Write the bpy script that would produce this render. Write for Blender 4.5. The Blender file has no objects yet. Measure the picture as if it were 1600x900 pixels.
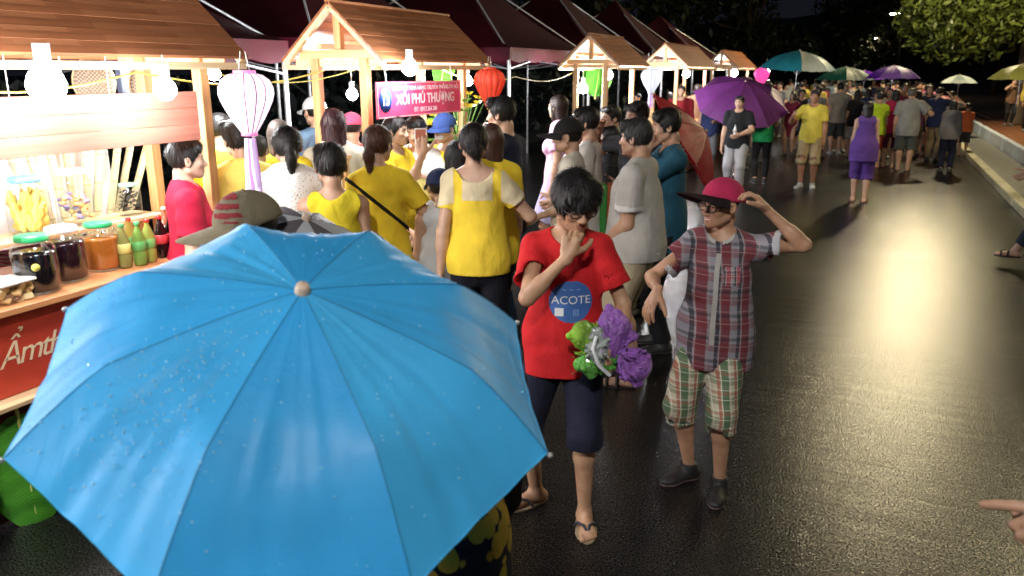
import bpy, math, random
import numpy as np
from mathutils import Vector, Matrix

# ------------------------------------------------------------------ camera, night air, exposure
S = bpy.context.scene
COL = S.collection
rad = math.radians
camd = bpy.data.cameras.new('camera'); cam = bpy.data.objects.new('camera', camd); COL.objects.link(cam)
S.camera = cam
camd.sensor_width = 36; camd.lens = 28.125; camd.clip_end = 600; camd.clip_start = .05
PITCH = math.atan(340/1250); YAW = math.atan(580/math.hypot(1250, 340))
cam.location = (0, 0, 2.0); cam.rotation_euler = (math.pi/2-PITCH, 0, YAW)
camd.dof.use_dof = True; camd.dof.focus_distance = 4.2; camd.dof.aperture_fstop = 3.5
S.render.engine = 'CYCLES'
S.view_settings.view_transform = 'Standard'; S.view_settings.look = 'None'
S.view_settings.exposure = 0.0; S.view_settings.gamma = 1
W = bpy.data.worlds.new('World'); S.world = W; W.use_nodes = True
bg = W.node_tree.nodes['Background']
bg.inputs[0].default_value = (.55, .6, .9, 1); bg.inputs[1].default_value = .012

LAMPS = {}
def point(loc, power, col=(.95, .97, 1), r=.05):
    d = bpy.data.lights.new('light', 'POINT'); d.energy = power; d.color = col; d.shadow_soft_size = r
    o = bpy.data.objects.new('light', d); COL.objects.link(o); o.location = loc
    return o

# ------------------------------------------------------------------ scene tree helpers
def tag(o, label=None, cat=None, group=None, kind=None):
    if label: o['label'] = label
    if cat: o['category'] = cat
    if group: o['group'] = group
    if kind: o['kind'] = kind
    return o
def thing(name, label, cat, loc=(0, 0, 0), rz=0, group=None):
    o = bpy.data.objects.new(name, None); COL.objects.link(o)
    o.location = loc; o.rotation_euler = (0, 0, rz); o.empty_display_size = .1
    return tag(o, label, cat, group)
def link(name, me, m=None, parent=None):
    o = bpy.data.objects.new(name, me); COL.objects.link(o)
    if m is not None and len(me.materials) == 0: me.materials.append(m)
    if parent is not None: o.parent = parent
    return o
def dup(o, parent=None, loc=None, rz=None):
    c = o.copy(); COL.objects.link(c); c.parent = parent
    if loc is not None: c.location = loc
    if rz is not None: c.rotation_euler = (0, 0, rz)
    for ch in o.children: dup(ch, c)
    return c
def npmesh(name, V, Fq, smooth=True):
    V = np.asarray(V, np.float32); Fq = np.asarray(Fq, np.int32)
    me = bpy.data.meshes.new(name)
    me.vertices.add(len(V)); me.vertices.foreach_set('co', V.ravel())
    n, k = Fq.shape
    me.loops.add(n*k); me.loops.foreach_set('vertex_index', Fq.ravel())
    me.polygons.add(n); me.polygons.foreach_set('loop_start', np.arange(n, dtype=np.int32)*k)
    me.polygons.foreach_set('loop_total', np.full(n, k, np.int32))
    me.polygons.foreach_set('use_smooth', np.full(n, smooth))
    me.update(calc_edges=True); me.validate()
    return me
class MB:
    """collects vertices and faces of one mesh"""
    def __init__(s): s.v = []; s.f = []; s.sm = []
    def add(s, vs, fs, smooth=False):
        b = len(s.v); s.v += [tuple(p) for p in vs]; s.f += [tuple(i+b for i in f) for f in fs]; s.sm += [smooth]*len(fs)
    def box(s, lo, hi, M=None):
        x0, y0, z0 = lo; x1, y1, z1 = hi
        vs = [(x0,y0,z0),(x1,y0,z0),(x1,y1,z0),(x0,y1,z0),(x0,y0,z1),(x1,y0,z1),(x1,y1,z1),(x0,y1,z1)]
        if M is not None: vs = [tuple(M @ Vector(p)) for p in vs]
        s.add(vs, [(0,3,2,1),(4,5,6,7),(0,1,5,4),(1,2,6,5),(2,3,7,6),(3,0,4,7)])
        return s
    def bevbox(s, lo, hi, b=.004, M=None):
        """box with its edges cut at 45 degrees"""
        x0, y0, z0 = lo; x1, y1, z1 = hi; vs = []
        for (z, i) in ((z0, b), (z0+b, 0), (z1-b, 0), (z1, b)):
            vs += [(x0+i+b*(i==0), y0+i, z), (x1-i-b*(i==0), y0+i, z), (x1-i, y0+i+b*(i==0), z), (x1-i, y1-i-b*(i==0), z),
                   (x1-i-b*(i==0), y1-i, z), (x0+i+b*(i==0), y1-i, z), (x0+i, y1-i-b*(i==0), z), (x0+i, y0+i+b*(i==0), z)]
        if M is not None: vs = [tuple(M @ Vector(p)) for p in vs]
        fs = [tuple(range(7, -1, -1)), tuple(range(24, 32))]
        for k in range(3):
            for i in range(8):
                j = (i+1) % 8; fs.append((k*8+i, k*8+j, k*8+8+j, k*8+8+i))
        s.add(vs, fs); return s
    def bar(s, a, b, w, h=None, up=(0, 0, 1)):
        a = Vector(a); b = Vector(b); h = h or w; d = (b-a); L = d.length; d.normalize()
        u = Vector(up)
        if abs(d.dot(u)) > .98: u = Vector((1, 0, 0))
        x = d.cross(u).normalized(); z = x.cross(d)
        M = Matrix((( x.x, d.x, z.x, a.x), (x.y, d.y, z.y, a.y), (x.z, d.z, z.z, a.z), (0, 0, 0, 1)))
        return s.bevbox((-w/2, 0, -h/2), (w/2, L, h/2), min(w, h)*.08, M)
    def tube(s, pts, r, n=8, cap=True):
        pts = [Vector(p) for p in pts]; rs = r if hasattr(r, '__len__') else [r]*len(pts)
        ring = []; u = None
        for i, p in enumerate(pts):
            d = (pts[min(i+1, len(pts)-1)]-pts[max(i-1, 0)]).normalized()
            if u is None: u = d.orthogonal().normalized()
            else: u = (u-d*u.dot(d)).normalized()
            w = d.cross(u)
            ring.append([p+(u*math.cos(2*math.pi*k/n)+w*math.sin(2*math.pi*k/n))*rs[i] for k in range(n)])
        vs = [q for rr in ring for q in rr]; fs = []
        for i in range(len(pts)-1):
            for k in range(n): fs.append((i*n+k, i*n+(k+1) % n, (i+1)*n+(k+1) % n, (i+1)*n+k))
        s.add(vs, fs, True)
        if cap: s.add(ring[0], [tuple(range(n-1, -1, -1))]); s.add(ring[-1], [tuple(range(n))])
        return s
    def lathe(s, prof, n=24, c=(0, 0, 0), flute=0, nf=12, sx=1, sy=1):
        vs = []; fs = []
        for (r, z) in prof:
            for k in range(n):
                a = 2*math.pi*k/n; rr = r*(1-flute*(1-abs(math.sin(a*nf/2))))
                vs.append((c[0]+rr*math.cos(a)*sx, c[1]+rr*math.sin(a)*sy, c[2]+z))
        for i in range(len(prof)-1):
            for k in range(n): fs.append((i*n+k, i*n+(k+1) % n, (i+1)*n+(k+1) % n, (i+1)*n+k))
        s.add(vs, fs, True); return s
    def ball(s, c, r, n=12, sc=(1, 1, 1)):
        m = n//2; prof = [(math.sin(math.pi*i/m)*r, -math.cos(math.pi*i/m)*r*sc[2]) for i in range(m+1)]
        prof[0] = (1e-4, prof[0][1]); prof[-1] = (1e-4, prof[-1][1])
        return s.lathe(prof, n, c, sx=sc[0], sy=sc[1])
    def mesh(s, name):
        me = bpy.data.meshes.new(name); me.from_pydata(s.v, [], s.f)
        me.polygons.foreach_set('use_smooth', s.sm); me.update(); return me
    def build(s, name, m, parent=None): return link(name, s.mesh(name), m, parent)

# ------------------------------------------------------------------ materials
MC = {}
def nd(nt, t, **k):
    n = nt.nodes.new(t)
    for a, b in k.items(): setattr(n, a, b)
    return n
def newmat(name):
    m = bpy.data.materials.new(name); m.use_nodes = True; nt = m.node_tree
    return m, nt, nt.nodes['Principled BSDF']
def c4(c): return (c[0], c[1], c[2], 1)
def mul(c, f): return tuple(min(1, x*f) for x in c)
def ramp(nt, fac, stops):
    r = nd(nt, 'ShaderNodeValToRGB'); e = r.color_ramp.elements
    while len(e) < len(stops): e.new(.5)
    for i, (p, c) in enumerate(stops): e[i].position = p; e[i].color = c4(c)
    nt.links.new(fac, r.inputs[0]); return r.outputs[0]
def noise(nt, scale, detail=3, vec=None, rough=.5, dist=0):
    n = nd(nt, 'ShaderNodeTexNoise'); n.inputs['Scale'].default_value = scale; n.inputs['Detail'].default_value = detail
    n.inputs['Roughness'].default_value = rough; n.inputs['Distortion'].default_value = dist
    if vec is not None: nt.links.new(vec, n.inputs['Vector'])
    return n.outputs['Fac']
def coords(nt, scale=(1, 1, 1), rot=(0, 0, 0), kind='Object'):
    t = nd(nt, 'ShaderNodeTexCoord'); mp = nd(nt, 'ShaderNodeMapping'); mp.inputs['Scale'].default_value = scale
    mp.inputs['Rotation'].default_value = rot
    nt.links.new(t.outputs[kind], mp.inputs[0]); return mp.outputs[0]
def bump(nt, b, h, strength=.3, dist=.01):
    n = nd(nt, 'ShaderNodeBump'); n.inputs['Strength'].default_value = strength; n.inputs['Distance'].default_value = dist
    nt.links.new(h, n.inputs['Height']); nt.links.new(n.outputs[0], b.inputs['Normal']); return n
def mathn(nt, op, a, b=None, c=None):
    n = nd(nt, 'ShaderNodeMath', operation=op)
    for i, x in enumerate((a, b, c)):
        if x is None: continue
        if isinstance(x, (int, float)): n.inputs[i].default_value = x
        else: nt.links.new(x, n.inputs[i])
    return n.outputs[0]
def mixc(nt, f, a, b, mode='MIX'):
    n = nd(nt, 'ShaderNodeMix', data_type='RGBA', blend_type=mode)
    for i, x in ((0, f), (6, a), (7, b)):
        if isinstance(x, (int, float)): n.inputs[i].default_value = x
        elif isinstance(x, tuple): n.inputs[i].default_value = c4(x)
        else: nt.links.new(x, n.inputs[i])
    return n.outputs[2]
def cloth(c, rough=.85, sheen=.0):
    k = ('cloth', c, rough)
    if k in MC: return MC[k]
    m, nt, b = newmat('cloth'); v = coords(nt)
    nt.links.new(ramp(nt, noise(nt, 6, 4, v), [(.3, mul(c, .82)), (.7, mul(c, 1.1))]), b.inputs['Base Color'])
    b.inputs['Roughness'].default_value = rough; b.inputs['Specular IOR Level'].default_value = .25
    h = mathn(nt, 'ADD', mathn(nt, 'MULTIPLY', noise(nt, 320, 1, v), .5), mathn(nt, 'MULTIPLY', noise(nt, 11, 3, coords(nt, (1, 1, .55), (.5, .3, .4)), .5, .35), 5))
    bump(nt, b, h, .4, .009)
    MC[k] = m; return m
def plain(c, rough=.5, metal=0, name='plain', var=.12, spec=.5, trans=0):
    k = (name, c, rough, metal, trans)
    if k in MC: return MC[k]
    m, nt, b = newmat(name)
    nt.links.new(ramp(nt, noise(nt, 9, 4, coords(nt)), [(.3, mul(c, 1-var)), (.7, mul(c, 1+var))]), b.inputs['Base Color'])
    b.inputs['Roughness'].default_value = rough; b.inputs['Metallic'].default_value = metal
    b.inputs['Specular IOR Level'].default_value = spec
    MC[k] = m; return m
def skin(c):
    k = ('skin', c)
    if k in MC: return MC[k]
    m, nt, b = newmat('skin'); v = coords(nt)
    nt.links.new(ramp(nt, noise(nt, 18, 5, v), [(.25, (c[0]*.86, c[1]*.8, c[2]*.78)), (.75, mul(c, 1.08))]), b.inputs['Base Color'])
    b.inputs['Roughness'].default_value = .48; b.inputs['Subsurface Weight'].default_value = .12
    b.inputs['Subsurface Radius'].default_value = (.012, .004, .002); b.inputs['Subsurface Scale'].default_value = 1
    bump(nt, b, noise(nt, 220, 2, v), .12, .002)
    MC[k] = m; return m
def hairm(c):
    k = ('hair', c)
    if k in MC: return MC[k]
    m, nt, b = newmat('hair'); v = coords(nt, (120, 120, 9))
    nt.links.new(ramp(nt, noise(nt, 1, 3, v), [(.3, mul(c, .4)), (.75, mul(c, 1.2))]), b.inputs['Base Color'])
    b.inputs['Roughness'].default_value = .5; b.inputs['Specular IOR Level'].default_value = .45
    bump(nt, b, noise(nt, 1, 3, v), .75, .006)
    MC[k] = m; return m
def emit(c, s):
    k = ('emit', c, s)
    if k in MC: return MC[k]
    m, nt, b = newmat('glow'); b.inputs['Base Color'].default_value = c4(c)
    b.inputs['Emission Color'].default_value = c4(c); b.inputs['Emission Strength'].default_value = s
    MC[k] = m; return m
def wood(c, ax='y', rough=.5, stave=0, dark=.55):
    k = ('wood', c, ax, stave)
    if k in MC: return MC[k]
    m, nt, b = newmat('wood')
    sc = {'x': (1.2, 26, 26), 'y': (26, 1.2, 26), 'z': (26, 26, 1.2)}[ax]
    v = coords(nt, sc); g = noise(nt, 1, 5, v, .62, .6)
    col = ramp(nt, g, [(.28, mul(c, dark)), (.5, mul(c, .9)), (.75, mul(c, 1.2))])
    oi = nd(nt, 'ShaderNodeObjectInfo')
    col = mixc(nt, 1, col, ramp(nt, oi.outputs['Random'], [(0, (.8, .78, .76)), (1, (1.0, 1.0, 1.0))]), 'MULTIPLY')
    if stave:   # short glued staves of slightly different colour
        bt = nd(nt, 'ShaderNodeTexBrick'); nt.links.new(coords(nt, (1, 1, 1), (0, 0, rad(90))), bt.inputs['Vector'])
        bt.inputs['Color1'].default_value = (1, 1, 1, 1); bt.inputs['Color2'].default_value = (.72, .66, .6, 1); bt.inputs['Mortar'].default_value = (.6, .5, .42, 1)
        bt.inputs['Scale'].default_value = 1; bt.inputs['Brick Width'].default_value = .32; bt.inputs['Row Height'].default_value = .04
        bt.inputs['Mortar Size'].default_value = .0012
        col = mixc(nt, 1, col, bt.outputs['Color'], 'MULTIPLY')
    nt.links.new(col, b.inputs['Base Color'])
    b.inputs['Roughness'].default_value = rough
    bump(nt, b, g, .25, .003)
    MC[k] = m; return m
def glass(c=(1, 1, 1), tint=.0, alpha=.12):
    k = ('glass', c, alpha)
    if k in MC: return MC[k]
    m = bpy.data.materials.new('glass'); m.use_nodes = True; nt = m.node_tree; nt.nodes.clear()
    o = nd(nt, 'ShaderNodeOutputMaterial'); mx = nd(nt, 'ShaderNodeMixShader'); t = nd(nt, 'ShaderNodeBsdfTransparent'); g = nd(nt, 'ShaderNodeBsdfGlossy')
    g.inputs['Roughness'].default_value = .06; t.inputs[0].default_value = c4(c)
    fr = nd(nt, 'ShaderNodeLayerWeight'); fr.inputs[0].default_value = .5
    nt.links.new(mathn(nt, 'ADD', mathn(nt, 'MULTIPLY', mathn(nt, 'POWER', fr.outputs['Facing'], 4.0), .7), .035+alpha*.25), mx.inputs[0]); nt.links.new(t.outputs[0], mx.inputs[1]); nt.links.new(g.outputs[0], mx.inputs[2])
    nt.links.new(mx.outputs[0], o.inputs[0]); MC[k] = m; return m
def umbfab(c, trl=.3, wet=1.0, stripes=None):
    k = ('umb', c, trl)
    if k in MC: return MC[k]
    m = bpy.data.materials.new('umbrella_fabric'); m.use_nodes = True; nt = m.node_tree; b = nt.nodes['Principled BSDF']; out = nt.nodes['Material Output']
    v = coords(nt)
    col = ramp(nt, noise(nt, 5, 5, v), [(.3, mul(c, .86)), (.7, mul(c, 1.08))])
    nt.links.new(col, b.inputs['Base Color']); b.inputs['Roughness'].default_value = .55; b.inputs['Specular IOR Level'].default_value = .35
    b.inputs['Coat Weight'].default_value = .12*wet; b.inputs['Coat Roughness'].default_value = .38
    h = mathn(nt, 'ADD', mathn(nt, 'MULTIPLY', noise(nt, 7, 4, v, .5, 1.2), 2.4), mathn(nt, 'MULTIPLY', noise(nt, 160, 2, v), .35))
    bp = bump(nt, b, h, .35, .006)
    tr = nd(nt, 'ShaderNodeBsdfTranslucent'); nt.links.new(col, tr.inputs[0]); nt.links.new(bp.outputs[0], tr.inputs[1])
    mx = nd(nt, 'ShaderNodeMixShader'); mx.inputs[0].default_value = trl
    nt.links.new(b.outputs[0], mx.inputs[1]); nt.links.new(tr.outputs[0], mx.inputs[2]); nt.links.new(mx.outputs[0], out.inputs[0])
    MC[k] = m; return m

# ------------------------------------------------------------------ smooth solids: a distance field on a grid, turned into one continuous mesh
class Field:
    def __init__(s, lo, hi, h):
        s.lo = np.array(lo, np.float32); s.h = h
        s.n = np.maximum(3, np.ceil((np.array(hi)-s.lo)/h).astype(int)+1)
        s.g = np.full(s.n, .12, np.float32)
    def sub(s, blo, bhi):
        a = np.clip(np.floor((np.array(blo)-s.lo)/s.h).astype(int), 0, s.n); b = np.clip(np.ceil((np.array(bhi)-s.lo)/s.h).astype(int)+1, 0, s.n)
        if (b <= a).any(): return None, None
        sl = tuple(slice(int(i), int(j)) for i, j in zip(a, b))
        ax = [(s.lo[i]+np.arange(a[i], b[i], dtype=np.float32)*s.h).astype(np.float32) for i in range(3)]
        return sl, (ax[0][:, None, None], ax[1][None, :, None], ax[2][None, None, :])
    def comb(s, sl, d, op, k):
        g = s.g[sl]; d = d.astype(np.float32)
        if op == 'u': hh = np.maximum(k-np.abs(g-d), 0)/k; s.g[sl] = np.minimum(g, d)-hh*hh*k*.25
        elif op == 's': d = -d; hh = np.maximum(k-np.abs(g-d), 0)/k; s.g[sl] = np.maximum(g, d)+hh*hh*k*.25
    def cone(s, a, b, ra, rb, k=.02, op='u', sq=None, capa=False, capb=False):
        """tapered limb from a to b; sq=(direction, factor) flattens it along a direction; cap cuts an end flat"""
        a = np.array(a, float); b = np.array(b, float); m = max(ra, rb)+max(k, .012)+.012
        sl, P = s.sub(np.minimum(a, b)-m, np.maximum(a, b)+m)
        if sl is None: return
        x, y, z = P[0]-a[0], P[1]-a[1], P[2]-a[2]; ab = b-a
        if sq is not None:
            u = np.array(sq[0], float); u /= np.linalg.norm(u); f = sq[1]-1
            q = (x*u[0]+y*u[1]+z*u[2])*f; x = x+q*u[0]; y = y+q*u[1]; z = z+q*u[2]; ab = ab+ab.dot(u)*f*u
        L2 = max(ab.dot(ab), 1e-9); L = math.sqrt(L2)
        t0 = (x*ab[0]+y*ab[1]+z*ab[2])/L2; t = np.clip(t0, 0, 1)
        if capa or capb:
            tt = np.clip(t0, -9 if capa else 0, 9 if capb else 1)
        else: tt = t
        x = x-tt*ab[0]; y = y-tt*ab[1]; z = z-tt*ab[2]
        d = np.sqrt(x*x+y*y+z*z)-(ra+(rb-ra)*t)
        if capb: d = np.maximum(d, (t0-1)*L)
        if capa: d = np.maximum(d, -t0*L)
        s.comb(sl, d, op, k)
    def ell(s, c, r, R=None, k=.02, op='u'):
        """ellipsoid, R = 3x3 whose columns are its axes"""
        c = np.array(c, float); r = np.array(r, float); m = max(r)+k+.01
        sl, P = s.sub(c-m, c+m)
        if sl is None: return
        x, y, z = P[0]-c[0], P[1]-c[1], P[2]-c[2]
        if R is not None: x, y, z = (x*R[0, i]+y*R[1, i]+z*R[2, i] for i in range(3))
        x = x/r[0]; y = y/r[1]; z = z/r[2]
        k0 = np.sqrt(x*x+y*y+z*z); k1 = np.sqrt((x/r[0])**2+(y/r[1])**2+(z/r[2])**2)+1e-6
        s.comb(sl, k0*(k0-1)/k1+np.zeros(s.g[sl].shape, np.float32), op, k)
    def cut(s, p, n):
        """keep only what lies on the side of the plane against n"""
        p = np.array(p, float); n = np.array(n, float); n /= np.linalg.norm(n)
        sl, P = s.sub(s.lo, s.lo+s.n*s.h)
        s.g[sl] = np.maximum(s.g[sl], (P[0]-p[0])*n[0]+(P[1]-p[1])*n[1]+(P[2]-p[2])*n[2])
    def wrinkle(s, amp, freq, seed=0, stretch=(1, 1, .45)):
        rg = np.random.RandomState(seed); sl, P = s.sub(s.lo, s.lo+s.n*s.h)
        w = 0
        for i in range(5):
            d = rg.normal(size=3)*np.array(stretch); d /= np.linalg.norm(d); f = freq*(.6+.35*i)
            d2 = rg.normal(size=3); d2 /= np.linalg.norm(d2)
            w = w+np.sin((P[0]*d[0]+P[1]*d[1]+P[2]*d[2])*f+rg.rand()*6.3+1.3*np.sin((P[0]*d2[0]+P[1]*d2[1]+P[2]*d2[2])*f*.5+i))/(1+.4*i)
        s.g[sl] += (amp*w*.5).astype(np.float32)
    def ridge(s, amp, freq, seed=0, st=(1, 1, 1)):
        """sharp creases, like crumpled film"""
        rg = np.random.RandomState(seed); sl, P = s.sub(s.lo, s.lo+s.n*s.h); w = 0
        for i in range(6):
            d = rg.normal(size=3)*np.array(st); d /= np.linalg.norm(d); e = rg.normal(size=3); e /= np.linalg.norm(e); f = freq*(.7+.3*i)
            w = w+np.abs(np.sin((P[0]*d[0]+P[1]*d[1]+P[2]*d[2])*f+rg.rand()*6.3+1.6*np.sin((P[0]*e[0]+P[1]*e[1]+P[2]*e[2])*f*.6)))/(1+.25*i)
        s.g[sl] += (amp*(w/3-.55)).astype(np.float32)
    def mesh(s, name):
        g = s.g; g[0] = g[-1] = .1; g[:, 0] = g[:, -1] = .1; g[:, :, 0] = g[:, :, -1] = .1
        ins = g < 0
        n = np.array(g.shape)-1
        c = np.zeros(n, np.int8)
        for i in (0, 1):
            for j in (0, 1):
                for k in (0, 1): c += ins[i:i+n[0], j:j+n[1], k:k+n[2]]
        idx = np.array(np.nonzero((c > 0) & (c < 8))).T
        if len(idx) == 0: return npmesh(name, [(0, 0, 0)]*4, [(0, 1, 2, 3)])
        num = np.full(n, -1, np.int32); num[idx[:, 0], idx[:, 1], idx[:, 2]] = np.arange(len(idx))
        cv = {}
        for i in (0, 1):
            for j in (0, 1):
                for k in (0, 1): cv[i, j, k] = g[idx[:, 0]+i, idx[:, 1]+j, idx[:, 2]+k]
        acc = np.zeros((len(idx), 3)); cnt = np.zeros(len(idx))
        for ax in range(3):
            for a in (0, 1):
                for b in (0, 1):
                    p = [a, b]; p.insert(ax, 0); q = list(p); q[ax] = 1
                    v0, v1 = cv[tuple(p)], cv[tuple(q)]; m = (v0 < 0) != (v1 < 0)
                    t = v0/np.where(m, v0-v1, 1)
                    for i in range(3): acc[:, i] += np.where(m, (t if i == ax else p[i]), 0)
                    cnt += m
        V = s.lo+(idx+acc/np.maximum(cnt, 1)[:, None])*s.h
        Q = []
        for ax in range(3):
            sl0 = [slice(1, -1)]*3; sl1 = [slice(1, -1)]*3; sl0[ax] = slice(0, -1); sl1[ax] = slice(1, None)
            A = ins[tuple(sl0)]; B = ins[tuple(sl1)]; e = np.array(np.nonzero(A != B)).T
            if len(e) == 0: continue
            sign = A[e[:, 0], e[:, 1], e[:, 2]]
            e = e.copy()
            o = [1, 1, 1]; o[ax] = 0; e += np.array(o)
            u, w = (ax+1) % 3, (ax+2) % 3
            def at(du, dw):
                q = e.copy(); q[:, u] -= du; q[:, w] -= dw; return num[q[:, 0], q[:, 1], q[:, 2]]
            f = np.stack([at(1, 1), at(0, 1), at(0, 0), at(1, 0)], 1)
            f = np.where(sign[:, None], f, f[:, ::-1]); Q.append(f)
        return npmesh(name, V, np.concatenate(Q))

def nrm(v): v = np.array(v, float); return v/max(np.linalg.norm(v), 1e-9)
def rotz(a): c, s_ = math.cos(a), math.sin(a); return np.array([[c, -s_, 0], [s_, c, 0], [0, 0, 1.]])
def rotx(a): c, s_ = math.cos(a), math.sin(a); return np.array([[1, 0, 0], [0, c, -s_], [0, s_, c]])
def roty(a): c, s_ = math.cos(a), math.sin(a); return np.array([[c, 0, s_], [0, 1, 0], [-s_, 0, c]])
def ik(A, T, l1, l2, pole):
    A = np.array(A, float); T = np.array(T, float); d = T-A; L = np.linalg.norm(d); mx = (l1+l2)*.995
    if L > mx: T = A+d*mx/L; L = mx; d = T-A
    a = (l1*l1-l2*l2+L*L)/(2*L); hh = math.sqrt(max(l1*l1-a*a, 0)); u = d/L
    p = np.array(pole, float); p = nrm(p-u*p.dot(u)); return A+u*a+p*hh, T
# ------------------------------------------------------------------ people
SK_L = (.58, .37, .26); SK_M = (.50, .30, .20); SK_D = (.38, .21, .135)
BLK = (.012, .010, .010); BRN = (.055, .022, .012); GRY = (.16, .15, .145)

def skeleton(H, sex='m', lean=0, twist=0, side=0, crouch=0, rh=None, lh=None, rp=None, lp=None, rf=None, lf=None, hy=0, hp=0, hr=0, headk=1.0, wide=1.0):
    J = {'H': H, 'sex': sex, 'wide': wide}
    P = np.array([0, 0, (.53-crouch)*H]); J['pel'] = P
    R = rotz(twist) @ rotx(-lean) @ roty(side); J['R'] = R
    def T(x, y, z): return P+R @ (np.array([x, y, z])*H)
    sw = {'m': .099, 'f': .084, 'c': .090}[sex]*wide
    J['waist'] = T(0, .003, .085); J['chest'] = T(0, .006, .195); J['up'] = T(0, -.004, .265); J['neck'] = T(0, -.006, .305)
    J['shR'] = T(sw, -.004, .283); J['shL'] = T(-sw, -.004, .283)
    hb = T(0, .004, .345)
    RH = rotz(twist*.8+hy) @ rotx(-lean*.7-hp) @ roty(hr); J['RH'] = RH
    S_ = .128*H*headk; J['S'] = S_
    J['head'] = hb+RH @ np.array([0, .10, .52])*S_; J['hb'] = hb
    hip = .048*wide
    for s, k in ((1, 'R'), (-1, 'L')):
        J['hip'+k] = P+np.array([s*hip*H, 0, -.015*H])
        ft = (rf if s == 1 else lf)
        if ft is None: ft = (s*.055, 0, .042, 10*s)
        ft = tuple(ft)+(10*s,)*(4-len(ft))
        ank = np.array(ft[:3])*np.array([H, H, H])
        pole = rotz(-rad(ft[3])) @ np.array([0.0, 1, 0])
        J['kn'+k], J['an'+k] = ik(J['hip'+k], ank, .245*H, .247*H, pole)
        J['fd'+k] = pole
        w = (rh if s == 1 else lh)
        w = np.array(w) if w is not None else np.array([s*(sw+.035), .02, .47])*H
        pl = (rp if s == 1 else lp)
        if pl is None: pl = (s*.5, -1, -.2)
        J['el'+k], J['wr'+k] = ik(J['sh'+k], w, .172*H, .150*H, pl)
    return J

def add_torso(F, J, o=0, k=.03, low=True, belly=0):
    H = J['H']; fw = J['R'][:, 1]; sx = J['sex']; w = J['wide']
    hipw, waw, chw = {'m': (.057, .078, .087), 'f': (.062, .066, .073), 'c': (.053, .066, .071)}[sx]
    hipw *= w; waw *= w; chw *= w
    side = J['R'][:, 0]
    if low:
        F.cone(J['pel']+(-.03*H, 0, 0), J['pel']+(.03*H, 0, 0), hipw*H+o, hipw*H+o, k, sq=((0, 1, 0), 1.06))
    F.cone(J['pel']+(0, 0, .02*H), J['waist'], .082*H*w+o, waw*H+o, k, sq=(fw, 1.42-belly*2))
    F.cone(J['waist'], J['chest'], waw*H+o, chw*H+o, k, sq=(fw, 1.42-belly))
    F.cone(J['chest'], J['up'], chw*H+o, .082*H*w+o, k, sq=(fw, 1.5))
    a = J['shR']-side*.02*H; b = J['shL']+side*.02*H
    F.cone(a, b, .036*H+o*.8, .036*H+o*.8, .03, sq=(fw, 1.05))
    F.cone(J['neck']+np.array([0, 0, .012*H]), J['shR'], .026*H+o*.6, .031*H+o*.7, .03)
    F.cone(J['neck']+np.array([0, 0, .012*H]), J['shL'], .026*H+o*.6, .031*H+o*.7, .03)
    if sx == 'f':
        for s in (1, -1): F.ell(J['chest']+J['R'] @ (np.array([s*.045, .045, 0])*H), np.array([.034, .032, .036])*H+o, k=.03)
def add_arm(F, J, s, o=0, frac=2.0, k=.018, cap=False, flare=0):
    """frac 1 = down to the elbow, 2 = down to the wrist"""
    H = J['H']; sh, el, wr = J['sh'+s], J['el'+s], J['wr'+s]
    w = {'m': 1.06, 'f': .9, 'c': .88}[J['sex']]*min(J['wide'], 1.15)
    r = np.array([.0285, .0245, .0245, .0155])*H*w+o
    F.cone(sh, sh+(el-sh)*.3, .031*H*w+o, .028*H*w+o+flare*.3, .02)
    if frac <= 1:
        e = sh+(el-sh)*frac; F.cone(sh, e, r[0], r[0]+(r[1]-r[0])*frac+flare, k, capb=cap)
    else:
        F.cone(sh, el, r[0], r[1], k); f = frac-1; F.cone(el, el+(wr-el)*.35*min(1, f/.35), r[2], r[2]+.001, .02, capb=cap and f <= .35)
        if f > .3: F.cone(el+(wr-el)*.2, el+(wr-el)*f, r[2]*1.02, r[2]+(r[3]-r[2])*f+flare, k, capb=cap)
def add_leg(F, J, s, o=0, frac=2.0, k=.025, cap=False, flare=0):
    H = J['H']; hp, kn, an = J['hip'+s], J['kn'+s], J['an'+s]; w = {'m': 1.0, 'f': .98, 'c': .92}[J['sex']]*min(J['wide'], 1.2)
    r1, r2, r3, r4 = np.array([.053, .034, .034, .0205])*H*w+o
    if frac <= 1: e = hp+(kn-hp)*frac; F.cone(hp, e, r1, r1+(r2-r1)*frac+flare, k, capb=cap)
    else:
        F.cone(hp, kn, r1, r2+flare*.5, k); f = frac-1
        back = -J['fd'+s]*.008*H
        if o < .012:
            m = kn+(an-kn)*.3+back; F.cone(kn, m, r3, .0345*H*w+o, .02)
            F.cone(m, kn+(an-kn)*f if f > .4 else m, .0345*H*w+o, r3+(r4-r3)*f+flare, .02, capb=cap)
        else: F.cone(kn, kn+(an-kn)*f, r3+flare*.5, r3+(r4-r3)*f*.6+flare, k, capb=cap)
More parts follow.
